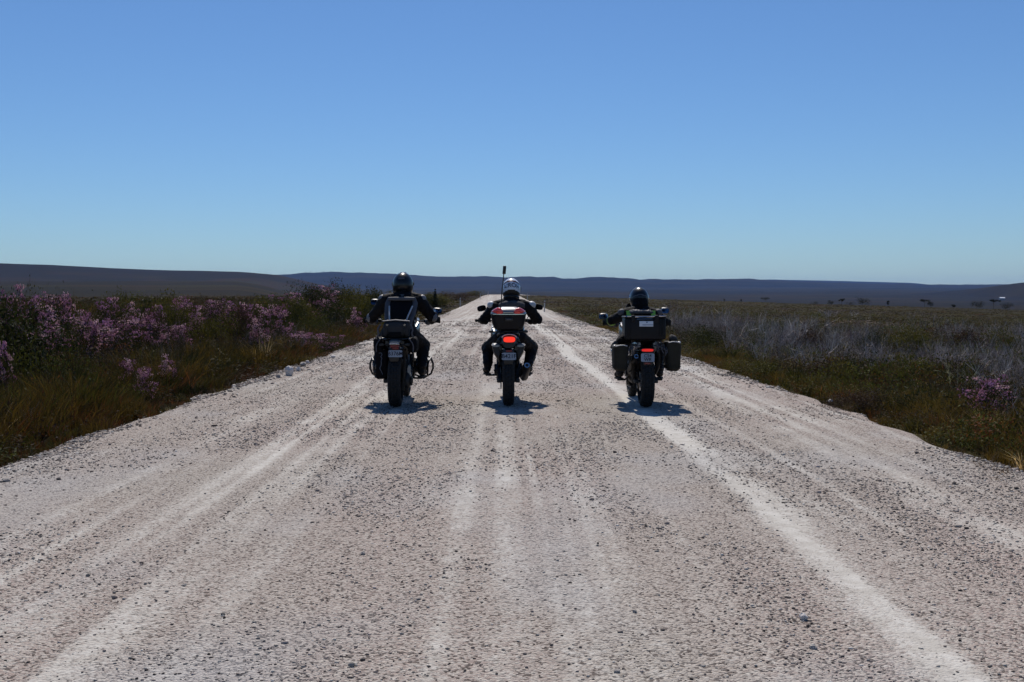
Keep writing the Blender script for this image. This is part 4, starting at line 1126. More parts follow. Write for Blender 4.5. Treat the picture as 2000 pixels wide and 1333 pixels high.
# soft bag on the right pannier and folded jacket on the left one
pb = MB(); pb.slab([(.29, -.10, .88, .05, .035), (.32, -.06, .89, .085, .045), (.36, -.05, .885, .085, .04), (.39, -.06, .875, .05, .025)], 'x', 18)
o = pb.build('pouch', M_CLOTH); remesh(o, .008, 2, .006, (25, 20, 30), 12); o.location = Cc['loc']; tag(o, 'small dark cloth pouch tied on top of the right-hand pannier of the right motorcycle', 'bag')
pb = MB(); pb.slab([(-.37, -.02, .845, .06, .03), (-.33, .0, .86, .10, .055), (-.26, .02, .89, .11, .075), (-.20, .04, .88, .09, .06)], 'x', 18)
o = pb.build('folded_jacket', M_CLOTH2); remesh(o, .008, 2, .008, (25, 20, 30), 19); o.location = Cc['loc']; tag(o, 'dark bundled clothing lying on the left-hand pannier of the right motorcycle', 'clothing')
bc, jc, qc = rider(Cc, Cc['loc'])
helmet(bc, Cc['r']['head'], .135, 'dark', -14)
# green stripes and hood
for sx in (-1, 1):
    m = MB(); s0, el = jc[sx][0], jc[sx][1]
    a = s0+Vector((-sx*.035, -.085, .055)); bq = s0+Vector((-sx*.04, -.135, -.04)); cq = qc(.45)+Vector((sx*.165, -.150, 0))
    m.loft([[p_+Vector((-.028, 0, 0)), p_+Vector((.028, 0, 0)), p_+Vector((.028, -.018, 0)), p_+Vector((-.028, -.018, 0))] for p_ in (a, bq, cq)])
    m.build('green_stripe', M_GRN, bc)
m = MB(); e0 = jc[-1][1]; w0 = jc[-1][2]; m.tube([e0.lerp(w0, -.05), e0.lerp(w0, .25), e0.lerp(w0, .45)], [.070, .068, .060], 16); m.build('green_band', M_GRN, bc)
m = MB(); c = qc(1.02); m.slab([(c.x-.19, c.y-.05, c.z+.02, .05, .02), (c.x-.1, c.y-.10, c.z+.035, .06, .03), (c.x+.1, c.y-.10, c.z+.035, .06, .03), (c.x+.19, c.y-.05, c.z+.02, .05, .02)], 'x', 16)
o = m.build('shoulder_yoke', M_GRY, bc); remesh(o, .008, 1, .006, (30, 20, 40), 28)
hd = Vector(Cc['r']['head'])
m = MB(); m.slab([(hd.x, hd.y-.10, hd.z-.15, .10, .085, 2.4), (hd.x, hd.y-.085, hd.z-.08, .105, .095, 2.4), (hd.x, hd.y-.06, hd.z-.0, .09, .095, 2.2), (hd.x, hd.y-.04, hd.z+.03, .06, .08)], 'z', 20)
o = m.build('hood', M_CLOTH2, bc); remesh(o, .008, 2, .006, (20, 20, 26), 31)
# ------------------------------------------------------------------ vegetation
M_VEG = vegmat('heath_leaves', .8, .30); M_TWIG = vegmat('dead_twigs', .85); M_FLO = vegmat('pink_petals', .8, .5)
def tuft_proto(nb, spread, lean, wid, seed, segs=2):
    r = np.random.default_rng(seed); V = []; Q = []; T = []
    for _ in range(nb):
        a = r.random()*6.28; rad = spread*math.sqrt(r.random()); b = np.array([rad*math.cos(a), rad*math.sin(a), -.04])
        h = .55+.45*r.random(); a2 = a+r.normal(0, .7); L = lean*(.3+r.random()); w_ = wid*(.7+.6*r.random())
        d = np.array([math.cos(a2), math.sin(a2), 0]); pa = r.random()*6.28; p = np.array([math.cos(pa), math.sin(pa), 0])*w_/2
        m1 = b+d*L*.28*h+np.array([0, 0, h*.58]); t = b+d*L*h+np.array([0, 0, h*(1-.25*L)])
        k = len(V); V += [b-p, b+p, m1+p*.8, m1-p*.8, t]; Q.append([k, k+1, k+2, k+3]); T.append([k+3, k+2, k+4])
    return np.array(V), np.array(Q), np.array(T)
def leaf_proto(n, size, seed, flat=.8, hollow=.45, rag=.25, lobes=5):
    """ragged clump of small leaves, unit size, base at z=0"""
    r = np.random.default_rng(seed); V = []; Q = []
    lc = r.normal(0, .33, (lobes, 3)); lc[:, 2] = .30+.45*r.random(lobes); lr = .26+.22*r.random(lobes)
    for _ in range(n):
        k = r.integers(lobes); d = r.normal(0, 1, 3); d /= np.linalg.norm(d)
        rad = lr[k]*(hollow+(1-hollow)*r.random()**.5)*(1+rag*r.normal())
        c = lc[k]+d*rad*np.array([1, 1, flat]); c[2] = abs(c[2])
        u = r.normal(0, 1, 3); u /= np.linalg.norm(u); v = np.cross(u, r.normal(0, 1, 3)); v /= np.linalg.norm(v)+1e-6
        s = size*(.6+.8*r.random()); kk = len(V)
        V += [c-u*s, c-v*s*.38, c+u*s, c+v*s*.38]; Q.append([kk, kk+1, kk+2, kk+3])
    return np.array(V), np.array(Q), None
def twig_proto(nst, seed, wid=.012, lean=.35, forks=5, up=1.0):
    """dead, branching grey twigs"""
    r = np.random.default_rng(seed); V = []; Q = []
    def rib(a, b, w0, w1):
        d = b-a; p = np.cross(d, r.normal(0, 1, 3)); p /= np.linalg.norm(p)+1e-9; k = len(V)
        V.extend([a-p*w0, a+p*w0, b+p*w1, b-p*w1]); Q.append([k, k+1, k+2, k+3])
    for _ in range(nst):
        a = r.random()*6.28; p0 = np.array([math.cos(a)*.12, math.sin(a)*.12, 0])*r.random()
        d = np.array([math.cos(a)*lean, math.sin(a)*lean, 1.0])*(.75+.35*r.random())*up
        m1 = p0+d*.5+r.normal(0, .03, 3); t = p0+d+r.normal(0, .06, 3)
        rib(p0, m1, wid*.5, wid*.38); rib(m1, t, wid*.38, wid*.15)
        for _ in range(forks):
            f = .3+.65*r.random(); q = p0+(t-p0)*f; dd = d*.25*(1+r.random())*.7+r.normal(0, .13, 3); dd[2] = abs(dd[2])
            rib(q, q+dd, wid*.26, wid*.12)
            if r.random() < .5: q2 = q+dd*.6; rib(q2, q2+dd*.4+r.normal(0, .06, 3), wid*.18, wid*.09)
    return np.array(V), np.array(Q), None
def flower_proto(n, size, seed):
    """loose spray of small pom-pom blossoms, each three crossed petals quads"""
    r = np.random.default_rng(seed); V = []; Q = []
    for _ in range(n):
        c = np.array([r.normal(0, .3), r.normal(0, .3), .5+.42*r.random()*(1 if r.random() > .3 else -1)])
        for _ in range(3):
            u = r.normal(0, 1, 3); u /= np.linalg.norm(u); v = np.cross(u, r.normal(0, 1, 3)); v /= np.linalg.norm(v)
            s = size*(.7+.5*r.random()); k = len(V); V += [c-u*s, c-v*s, c+u*s, c+v*s]; Q.append([k, k+1, k+2, k+3])
    return np.array(V), np.array(Q), None

COL = dict(olive=(.040, .034, .009), gold=(.064, .044, .012), brown=(.031, .022, .012), dgreen=(.015, .018, .007), green=(.032, .036, .009),
           rust=(.070, .028, .012), grey=(.33, .275, .245), dgrey=(.17, .135, .118), straw=(.34, .26, .15), purple=(.13, .080, .090), plum=(.032, .020, .020))
def cols(names, k, jit=.35):
    C = np.array([COL[n_] for n_ in names])[k]
    return C*(1-jit+2*jit*RNG.random((len(k), 1)))

def area_pts(side, y0, y1, dens, d0, dmax=None, margin=1.25):
    """random points beside the road inside a wedge wider than the picture"""
    half = lambda y: np.maximum(.47*margin*y+2.5, 7)
    ymid = np.linspace(y0, y1, 60); wid = half(ymid)-(4.3+d0)
    wid = np.clip(wid, .3, dmax or 1e9); A_ = np.trapezoid(wid, ymid) if hasattr(np, 'trapezoid') else np.trapz(wid, ymid)
    n = int(A_*dens)
    p = wid/wid.sum(); k = RNG.choice(60, n, p=p); yy = ymid[k]+(RNG.random(n)-.5)*(y1-y0)/59
    dd = d0+RNG.random(n)*wid[k]
    if side < 0: xx = edge_l(yy)-dd
    else: xx = edge_r(yy)+dd
    return xx+road_c(yy), yy, dd

def put(name, protos, xx, yy, which, hgt, wid, tint, tilt=.12, dz=0):
    n = len(xx); pos = np.stack([xx, yy, ground_z(xx, yy)+dz], 1)
    s3 = np.stack([wid, wid, hgt], 1)
    V, Q, T, C = scatter(protos, which, pos, RNG.random(n)*6.28, s3, tint, RNG.normal(0, tilt, (n, 2)))
    me = raw_mesh(name, V, Q, T, C); me.materials.append(M_TWIG if 'dead' in name or 'dry' in name else M_VEG)
    o = bpy.data.objects.new(name, me); link(o); tag(o, kind='stuff'); return o

TF = [tuft_proto(34, .22, .50, .020, 100+k) for k in range(6)]
TFd = [tuft_proto(60, .22, .32, .016, 110+k) for k in range(4)]
TFw = [tuft_proto(16, .25, .5, .035, 120+k) for k in range(5)]
TW = [twig_proto(9, 140+k) for k in range(6)]
TWw = [twig_proto(7, 150+k, wid=.03, forks=3) for k in range(5)]
LF = [leaf_proto(190, .045, 160+k) for k in range(6)]
LFf = [leaf_proto(60, .12, 170+k, hollow=.3) for k in range(6)]

# -- grass beside the road, both sides
def grasses():
    XX, YY, WH, HH, WW, TT = [], [], [], [], [], []
    for side in (-1, 1):
        for y0, y1, dn, sc_ in ((6, 15, 55, 1), (15, 28, 30, 1.25), (28, 55, 11, 1.8)):
            xx, yy, dd = area_pts(side, y0, y1, dn, -.22)
            keep0 = (dd > 0) | (RNG.random(len(xx)) < .10); xx, yy, dd = xx[keep0], yy[keep0], dd[keep0]
            nz = fbm(xx/1.5+side*9, yy/2.2, 71, 3); nz2 = fbm(xx/.6, yy/.6, 73, 2)
            edge = sstep(0, 1.1, dd)
            h = (.12+(.43 if side < 0 else .28)*edge)*(.75+.5*RNG.random(len(xx)))*(1+.55*nz)*(1.0)
            keep = RNG.random(len(xx)) < np.clip(.35+.9*edge+.3*nz2, .12, 1)
            if side > 0: keep &= (dd < 2.0+1.0*nz+.03*yy) | (RNG.random(len(xx)) < .25)
            k = np.where(nz+.25*nz2 > (.18 if side < 0 else .38), 1, np.where(nz < (-.22 if side < 0 else -.05), 2, 0))
            k = np.where(RNG.random(len(xx)) < .16, 4, k); k = np.where(RNG.random(len(xx)) < (.006 if side < 0 else .02), 5, k)
            k = np.where((nz2 < -.3), 3, k)
            k = np.where((dd < .9) & (RNG.random(len(xx)) < .25), 6, k)
            if side > 0: k = np.where((dd < 2.2) & (RNG.random(len(xx)) < .45), 1, k)
            t = cols(['olive', 'gold', 'brown', 'dgreen', 'green', 'straw', 'rust'], k)*(1.15 if side < 0 else 1.75)
            XX.append(xx[keep]); YY.append(yy[keep]); TT.append(t[keep]); HH.append(h[keep]); WW.append(((.20+h*.75)*sc_*(.7+.6*RNG.random(len(xx))))[keep])
    xx, yy = np.concatenate(XX), np.concatenate(YY)
    pr = TF+TFd
    put('heath_grass', pr, xx, yy, RNG.integers(0, len(pr), len(xx)), np.concatenate(HH), np.concatenate(WW), np.concatenate(TT))
grasses()

# -- low leafy ground cover
def cover():
    XX, YY, HH, WW, TT = [], [], [], [], []
    for side in (-1, 1):
        for y0, y1, dn, sc_ in ((6, 20, 7.5, .40), (20, 45, 3.0, .62), (45, 70, 1.2, .95)):
            xx, yy, dd = area_pts(side, y0, y1, dn, .25)
            nz = fbm(xx/2.5+side*19, yy/3, 81, 3)
            e = sstep(0, 1.6, dd)
            h = (.12+.36*e)*(1+.7*nz)*(.6+.8*RNG.random(len(xx)))*(1.35 if side < 0 else 1.05)
            k = np.where(nz > .2, 0, np.where(nz < -.2, 2, 1)); k = np.where(RNG.random(len(xx)) < .15, 3, k); k = np.where(RNG.random(len(xx)) < .05, 4, k)
            XX.append(xx); YY.append(yy); HH.append(h); WW.append(sc_*(.6+.8*RNG.random(len(xx)))); TT.append(cols(['green', 'brown', 'plum', 'olive', 'rust'], k)*(1.35 if side < 0 else 1.5))
    xx, yy = np.concatenate(XX), np.concatenate(YY)
    put('heath_ground_cover', LF, xx, yy, RNG.integers(0, 6, len(xx)), np.concatenate(HH), np.concatenate(WW), np.concatenate(TT), .1, -.02)
cover()

# -- dead grey scrub on the right
def scrub():
    XX, YY, HH, WW, WH, TT = [], [], [], [], [], []
    for y0, y1, dn, h0, fam in ((10, 30, 8.0, .56, 0), (30, 60, 3.0, .70, 0), (60, 130, .6, .75, 1)):
        xx, yy, dd = area_pts(1, y0, y1, dn, 1.4)
        nz = fbm(xx/5, yy/7, 91, 3)
        pr = np.clip(sstep(1.0, 3.2, dd+1.5*nz)*(.42+2.1*nz+.12*(fam == 0)), 0.04, 1)*(1-.96*sstep(48, 85, yy))
        keep = RNG.random(len(xx)) < pr
        xx, yy, nz = xx[keep], yy[keep], nz[keep]; n = len(xx)
        h = h0*(.35+.95*RNG.random(n)**1.4)*(1+.5*nz)
        k = RNG.choice(4, n, p=[.46, .34, .08, .12])
        XX.append(xx); YY.append(yy); HH.append(h); WW.append(h*(.7+.5*RNG.random(n))*(1.0 if fam == 0 else 1.6)); TT.append(np.minimum(cols(['grey', 'dgrey', 'straw', 'purple'], k, .4)*1.55, .62))
        WH.append(RNG.integers(0, 6, n) if fam == 0 else RNG.integers(6, 11, n))
    xx, yy = np.concatenate(XX), np.concatenate(YY)
    put('dead_grey_scrub', TW+TWw, xx, yy, np.concatenate(WH), np.concatenate(HH), np.concatenate(WW), np.concatenate(TT), .18)
    # some dead twigs on the left too
    xx, yy, dd = area_pts(-1, 9, 45, 1.3, .8); n = len(xx)
    put('dry_twigs', TW, xx, yy, RNG.integers(0, 6, n), .35+.45*RNG.random(n), .3+.3*RNG.random(n), cols(['dgrey', 'straw', 'grey', 'brown'], RNG.choice(4, n, p=[.4, .15, .15, .3])), .2)
scrub()

def mixed_bush():
    XX, YY, HH, WW, TT = [], [], [], [], []
    for y0, y1, dn, sz in ((12, 30, 1.1, .60), (30, 60, .50, 1.0), (60, 130, .14, 1.6)):
        xx, yy, dd = area_pts(1, y0, y1, dn, 1.2); n = len(xx); nz = fbm(xx/4, yy/6, 97, 3)
        k = RNG.choice(4, n, p=[.36, .20, .24, .20])
        XX.append(xx); YY.append(yy); HH.append((.38+.40*RNG.random(n))*(1+.4*nz)); WW.append(sz*(.6+.8*RNG.random(n))); TT.append(cols(['olive', 'green', 'brown', 'dgreen'], k)*1.8)
    xx, yy = np.concatenate(XX), np.concatenate(YY)
    put('mixed_heath_bushes', LF, xx, yy, RNG.integers(0, 6, len(xx)), np.concatenate(HH), np.concatenate(WW), np.concatenate(TT), .1, -.02)
mixed_bush()

# -- heath farther off
def far_heath():
    XX, YY, HH, WW, TT = [], [], [], [], []
    for side in (-1, 1):
        for y0, y1, dn, sc_, hh in ((55, 110, .55, 1.3, .50), (110, 220, .14, 2.0, .42), (220, 420, .04, 3.0, .35)):
            xx, yy, dd = area_pts(side, y0, y1, dn, .5, margin=1.1)
            nz = fbm(xx/9+side*29, yy/14, 95, 4)
            n = len(xx); r_ = RNG.random(n)
            k = np.where(nz > .15, 1, np.where(nz < -.15, 2, 0)); k = np.where(r_ < .12, 3, k); k = np.where((r_ > .94), 4, k)
            if side > 0:
                k = np.where((yy > 90) & (RNG.random(n) < .6), 1, k); k = np.where((dd > 3) & (yy < 95) & (nz < .25) & (RNG.random(n) < .35), 5, k)
            h = hh*(.5+.7*RNG.random(n))*(1+.5*nz)*sstep(-.5, 3, dd)*(1 if side < 0 else .55)
            XX.append(xx); YY.append(yy); HH.append(h+.08); WW.append(sc_*(.6+.7*RNG.random(n))); TT.append(cols(['brown', 'olive', 'plum', 'dgreen', 'rust', 'dgrey'], k)*(1.0 if side < 0 else 1.05))
    xx, yy = np.concatenate(XX), np.concatenate(YY)
    put('distant_heath_scrub', LFf, xx, yy, RNG.integers(0, 6, len(xx)), np.concatenate(HH), np.concatenate(WW), np.concatenate(TT), .05, -.03)
far_heath()

# ---- individual shrubs
def part_mesh(name, arr, tint, m=M_VEG):
    V, Q, T = arr[:3]
    t = np.repeat(np.array([tint]), len(V), 0) if np.ndim(tint) == 1 else tint
    me = raw_mesh(name, V, Q, T, t); me.materials.append(m); return me
def stems(n, seed, w_=.02, top=.7, spread=.3):
    return twig_proto(n, seed, wid=w_, lean=spread, forks=4, up=top)
SHR = {}
def crown_arr(seed, nl, size, lobes, rag=.2, tint=(.02, .02, .01), tint2=None):
    V, Q, _ = leaf_proto(nl, size, seed, flat=.95, hollow=.35, rag=rag, lobes=lobes)
    r = np.random.default_rng(seed); c = np.repeat((.7+.6*r.random(len(Q)))[:, None]*np.array(tint)[None], 4, 0)
    return V, Q, None, c
def proto_parts(kind, seed):
    key = (kind, seed)
    if key in SHR: return SHR[key]
    P = []
    if kind == 'pink':
        V, Q, _, c = crown_arr(seed, 2000, .030, 10, .25, (.026, .027, .009)); P.append(('foliage', part_mesh('foliage', (V, Q, None), c)))
        r = np.random.default_rng(seed+5); fl = []
        lc = r.normal(0, .30, (42, 3)); lc[:, 2] = .25+.80*r.random(42)
        lc[:, :2] *= (1.15-.5*np.clip(lc[:, 2:3], 0, 1.05))
        n = 42; tn = np.array([[.36, .20, .36], [.31, .17, .36], [.48, .34, .48], [.20, .10, .20]])[r.integers(0, 4, n)]*(.7+.5*r.random((n, 1)))
        fp = [flower_proto(20, .095, seed+10+k) for k in range(4)]
        V, Q, T, C = scatter(fp, r.integers(0, 4, n), lc-np.array([0, 0, .08]), r.random(n)*6, np.stack([.17+.10*r.random(n)]*2+[.13+.09*r.random(n)], 1), tn)
        P.append(('blossom', part_mesh('blossom', (V, Q, T), C, M_FLO)))
        P.append(('stem', part_mesh('stem', stems(12, seed+3, .018, .85, .35), (.035, .026, .018))))
    elif kind in ('dark', 'olive', 'plum'):
        tt = {'dark': (.020, .025, .008), 'olive': (.060, .058, .012), 'plum': (.038, .024, .018)}[kind]
        V, Q, _, c = crown_arr(seed, 4200, .028, 13, .18, tt); P.append(('foliage', part_mesh('foliage', (V, Q, None), c)))
        P.append(('stem', part_mesh('stem', stems(12, seed+3, .022, .52, .35), (.04, .032, .024))))
    elif kind == 'spiky':
        V, Q, T = tuft_proto(260, .16, .75, .016, seed); r = np.random.default_rng(seed)
        c = np.repeat((.7+.6*r.random(260))[:, None]*np.array((.026, .032, .010))[None], 5, 0); P.append(('leaves', part_mesh('leaves', (V, Q, T), c)))
        P.append(('stem', part_mesh('stem', stems(4, seed+3, .03, .5, .2), (.05, .04, .03))))
    SHR[key] = P; return P
def shrub(kind, seed, px, top, wpx, Y, label, cat, name, group):
    x = (px-978)*Y/F; g_ = float(ground_z(np.array([x]), np.array([float(Y)]))[0])
    h = max(.25, CZ-(top-575)*Y/F-g_); wd = wpx*Y/F
    e = empty(name, (x, Y, g_), random.random()*6.28); tag(e, label, cat, group)
    for nm, me in proto_parts(kind, seed):
        o = bpy.data.objects.new(nm, me); link(o, e)
    k_ = 1.12
    e.scale = (wd/1.25*k_, wd/1.25*k_, h/1.08*(.90 if kind == 'pink' else 1)); return e
G1 = 'pink flowering shrubs on the left verge'
pk = [(28, 541, 62, 26, 'pink flowering shrub rising behind the large dark bush at the left edge'),
 (82, 556, 62, 25, 'tall pink flowering shrub just right of the large dark bush'),
 (126, 562, 55, 27, 'slender pink flowering shrub, second right of the large dark bush'),
 (112, 596, 85, 23, 'dense pink shrub in front of the two tall ones beside the dark bush'),
 (160, 600, 60, 24, 'pink shrub between the dense one near the dark bush and the rounded pink mound'),
 (212, 570, 62, 29, 'tall pink shrub behind the rounded pink mound'),
 (218, 612, 105, 24, 'largest rounded mound of pink blossom on the left verge'),
 (182, 618, 46, 23, 'small pink shrub touching the left of the rounded pink mound'),
 (262, 585, 54, 29, 'pink shrub behind and right of the rounded pink mound'),
 (282, 606, 60, 25, 'mauve shrub beside the dark plum bush, right of the rounded pink mound'),
 (306, 586, 42, 29, 'narrow pink shrub between the plum bush and the olive bush'),
 (318, 626, 66, 26, 'low mauve shrub in front of the olive bush'),
 (352, 628, 48, 27, 'low mauve shrub right of the olive bush'),
 (384, 594, 46, 30, 'pale pink shrub left of the grey-green bush in mid verge'),
 (352, 574, 50, 34, 'sparse pink shrub farther back behind the olive bush'),
 (402, 578, 60, 38, 'sparse pink shrub farther back behind the grey-green bush'),
 (440, 576, 50, 38, 'sparse pink shrub farther back, left of the dark-centred pink shrub'),
 (482, 584, 64, 31, 'bright pink shrub with a dark centre in mid verge'),
 (494, 618, 50, 28, 'low pink shrub at the foot of the dark-centred pink shrub'),
 (536, 590, 66, 33, 'pale pink open shrub right of the dark-centred one'),
 (4, 650, 50, 15, 'low mauve shrub cut by the left edge of the photo'),
 (96, 622, 56, 21, 'pink shrub in front of the large dark bush at its right foot'),
 (252, 694, 38, 17, 'small mauve plant low in the grass below the rounded pink mound'),
 (330, 688, 52, 18, 'small pale pink plant low in the grass, left of centre verge'),
 (281, 712, 42, 16, 'small pale flowering plant nearest the road among the left grass'),
 (566, 566, 70, 52, 'dusky pink shrub at the left foot of the bushy knoll'),
 (632, 548, 60, 60, 'pink shrub on the top of the knoll at its left end'),
 (638, 580, 54, 48, 'pink shrub on the near face of the knoll'),
 (698, 598, 40, 42, 'small pink shrub just left of the black motorcycle rider'),
 (590, 645, 70, 30, 'low dull purple shrub in the grass above the roadside rocks'),
 (636, 648, 60, 30.5, 'low dull purple shrub in the grass nearest the black motorcycle')]
for i, (px, top, wpx, Y, lb) in enumerate(pk):
    shrub('pink', 200+(i % 5)*7, px, top, wpx, Y, lb, 'flowering shrub', 'flowering_shrub', G1)
shrub('pink', 207, 1940, 722, 104, 14.2, 'pink flowering shrub alone among grey scrub near the right edge', 'flowering shrub', 'flowering_shrub', 'pink flowering shrubs on the right verge')
G2 = 'leafy bushes on the left verge'
bs = [('dark', 22, 556, 190, 18.2, 'large dark green bush at the left edge of the photo'),
 ('dark', 108, 640, 64, 22, 'dark bush low between the pink shrubs on the far left'),
 ('plum', 292, 598, 52, 26, 'dark plum bush right of the rounded pink mound'),
 ('olive', 336, 570, 78, 31, 'olive bush right of the plum bush'),
 ('dark', 290, 570, 40, 36, 'dark green bush farther back above the plum bush'),
 ('olive', 422, 604, 66, 29, 'grey-green bush in the middle of the left verge'),
 ('plum', 470, 588, 44, 30, 'dark plum bush left of the bright pink shrub'),
 ('dark', 500, 600, 34, 34, 'small dark bush right of the bright pink shrub'),
 ('olive', 520, 570, 70, 44, 'olive bush between the verge shrubs and the knoll'),
 ('dark', 556, 582, 50, 40, 'dark bush at the near left foot of the knoll'),
 ('dark', 612, 551, 66, 58, 'dark bush at the left end of the knoll top'),
 ('dark', 650, 546, 64, 62, 'highest dark bush on the knoll'),
 ('olive', 690, 549, 70, 60, 'broad olive bush on the knoll right of the highest bush'),
 ('olive', 590, 576, 74, 46, 'bright olive bush on the near left face of the knoll'),
 ('dark', 655, 582, 80, 46, 'dark bush on the near face of the knoll'),
 ('olive', 700, 576, 70, 48, 'olive bush on the near right face of the knoll'),
 ('dark', 728, 552, 62, 62, 'dark bush on the knoll behind the left rider'),
 ('olive', 752, 558, 56, 66, 'olive bush on the knoll immediately behind the left helmet'),
 ('dark', 722, 590, 40, 48, 'dark bush low behind the left mirror of the black motorcycle'),
 ('plum', 800, 566, 56, 88, 'brownish bush right of the black helmet'),
 ('olive', 852, 568, 60, 125, 'olive bush beside the first left marker post'),
 ('plum', 893, 568, 46, 190, 'brownish bush between the two nearer left marker posts'),
 ('olive', 925, 567, 34, 290, 'far olive bush where the road reaches the crest'),
 ('dark', 836, 572, 38, 105, 'dark low bush left of the first left marker post')]
for i, (k, px, top, wpx, Y, lb) in enumerate(bs):
    shrub(k, 300+(i % 4)*7, px, top, wpx, Y, lb, 'bush', 'bush', G2)
G3 = 'green spiky bushes in the grey scrub on the right'
for i, (px, top, wpx, Y, lb) in enumerate([(1498, 676, 70, 22, 'spiky green bush nearest the right motorcycle in the grey scrub'),
  (1552, 690, 50, 20, 'smaller spiky bush just right of the first one in the scrub'), (1735, 672, 80, 24, 'spiky green bush in the middle of the right scrub'),
  (1738, 724, 70, 17, 'spiky bush in front of the middle green bush, right side'), (1975, 696, 70, 21, 'spiky green bush at the right edge of the photo'),
  (1835, 728, 60, 16.5, 'dark spiky bush left of the lone pink shrub'), (1808, 812, 56, 13.2, 'dark spiky bush at the very edge of the gravel on the right'),
  (1425, 660, 60, 27, 'spiky green bush closest behind the right pannier')]):
    shrub('spiky', 400+(i % 3)*5, px, top, wpx, Y, lb, 'bush', 'spiky_bush', G3)
G5 = 'low rounded bushes among the grey scrub on the right'
rows = {26: 'back', 19: 'middle', 15.5: 'front'}
for Yr, lst in ((34, [(1385, 640, 62), (1478, 648, 50), (1590, 640, 66), (1700, 644, 60), (1792, 638, 70), (1890, 642, 62), (1965, 640, 60)]),
                (21, [(1470, 702, 60), (1610, 706, 76), (1668, 700, 56), (1790, 696, 74), (1868, 700, 60)]),
                (15, [(1690, 762, 64), (1775, 772, 60), (1862, 780, 76), (1960, 812, 70)])):
    rn = {34: 'farthest row', 21: 'middle row', 15: 'nearest row'}[Yr]
    ow = ['first', 'second', 'third', 'fourth', 'fifth', 'sixth', 'seventh']
    for i, (px, top, wpx) in enumerate(lst):
        kd = ['olive', 'plum', 'dark', 'olive', 'plum', 'olive', 'dark'][(i+int(Yr)) % 7]; cw = {'olive': 'olive', 'plum': 'brownish', 'dark': 'dark green'}[kd]
        shrub(kd, 300+((i+1) % 4)*7, px, top-5, wpx*1.25, Yr, 'low '+cw+' bush, '+ow[i]+' from the left in the '+rn+' of the right scrub', 'bush', 'bush', G5)
G4 = 'dry weeds growing in the gravel on the right'
TWP = [part_mesh('stalk', twig_proto(14, 500+k, wid=.010, lean=.7, forks=6), (.12, .085, .055)) for k in range(3)]
LFP = [part_mesh('leaves', leaf_proto(70, .05, 510+k, flat=.4, hollow=.2), (.09, .055, .03)) for k in range(3)]
for i, (px, base, hpx, wpx, lb) in enumerate([(1545, 778, 22, 26, 'small dry weed in the gravel nearest the right pannier'), (1656, 808, 28, 18, 'upright straw-coloured weed at the gravel edge'),
   (1942, 936, 34, 60, 'spreading dry weed on the gravel near the right edge of the photo'), (1915, 915, 22, 40, 'thin dry weed beside the spreading one')]):
    Y = CZ*F/(base-575); x = (px-978)*Y/F
    z = float(surf(np.array([x]), np.array([Y]))[0]) if x < 4.4 else float(ground_z(np.array([x]), np.array([Y]))[0])+.08
    e = empty('dry_weed', (x, Y, z), i); tag(e, lb, 'weed', G4)
    for nm, me in (('stalk', TWP[i % 3]), ('leaves', LFP[i % 3])):
        o = bpy.data.objects.new(nm, me); link(o, e)
    e.scale = (wpx*Y/F, wpx*Y/F, hpx*Y/F)

# ---- trees
def tree(px, base, top, wpx, Y, label, style, group, seed):
    x = (px-978)*Y/F; g_ = float(ground_z(np.array([x]), np.array([float(Y)]))[0])
    h = max(1.0, CZ-(top-575)*Y/F-g_); wd = wpx*Y/F; r = np.random.default_rng(seed)
    e = empty('conifer' if style == 'cone' else 'tree', (x, Y, g_)); tag(e, label, 'tree', group)
    m = MB(); bend = r.normal(0, .05, 2)*h
    m.tube([(0, 0, -.1), (bend[0]*.4, bend[1]*.4, h*.35), (bend[0], bend[1], h*.85)], [.05*h*.5, .03*h*.5, .012*h*.5], 8, smooth=1)
    for k in range(6):
        a = r.random()*6.28; z = h*(.35+.4*r.random()) if style != 'cone' else h*(.15+.1*k); q = wd*.33
        m.tube([(bend[0]*.6, bend[1]*.6, z), (bend[0]*.6+q*.6*math.cos(a), q*.6*math.sin(a), z+h*.12), (bend[0]*.6+q*math.cos(a), q*math.sin(a), z+h*.18)], [.012*h, .005*h], 6)
    m.build('trunk', mat_bark, e)
    n = 900; V = []; Q = []; C = []
    if style == 'cone': cs = [((0, 0, h*z), wd*.5*(1.08-z)) for z in np.linspace(.15, .97, 9)]
    elif style == 'flat': cs = [((r.normal(0, wd*.25), r.normal(0, wd*.2), h*(.78+.16*r.random())), wd*.22) for _ in range(7)]
    else: cs = [((r.normal(0, wd*.22), r.normal(0, wd*.2), h*(.35+.5*r.random())), wd*.26) for _ in range(9)]
    for _ in range(n):
        c, rad = cs[r.integers(len(cs))]; d = r.normal(0, 1, 3); d /= np.linalg.norm(d)
        p = np.array(c)+d*rad*(.4+.6*r.random())*np.array([1, 1, .55 if style != 'round' else .8])
        u = r.normal(0, 1, 3); u /= np.linalg.norm(u); v = np.cross(u, r.normal(0, 1, 3)); v /= np.linalg.norm(v); s = h*.035*(.6+.8*r.random())
        k = len(V); V += [p-u*s, p-v*s*.5, p+u*s, p+v*s*.5]; Q.append([k, k+1, k+2, k+3]); C += [np.array((.016, .019, .010))*(.6+.8*r.random())]*4
    me = part_mesh('crown', (np.array(V), np.array(Q), None), np.array(C)); o = bpy.data.objects.new('crown', me); link(o, e)
mat_bark = mat('bark', (.05, .04, .032), .9, var=.3, vscale=6, bump=.4, bscale=30)
tree(850, 582, 565, 20, 105, 'small dark conifer right of the black helmet', 'cone', None, 1)
GT = 'scattered trees on the right-hand plain'
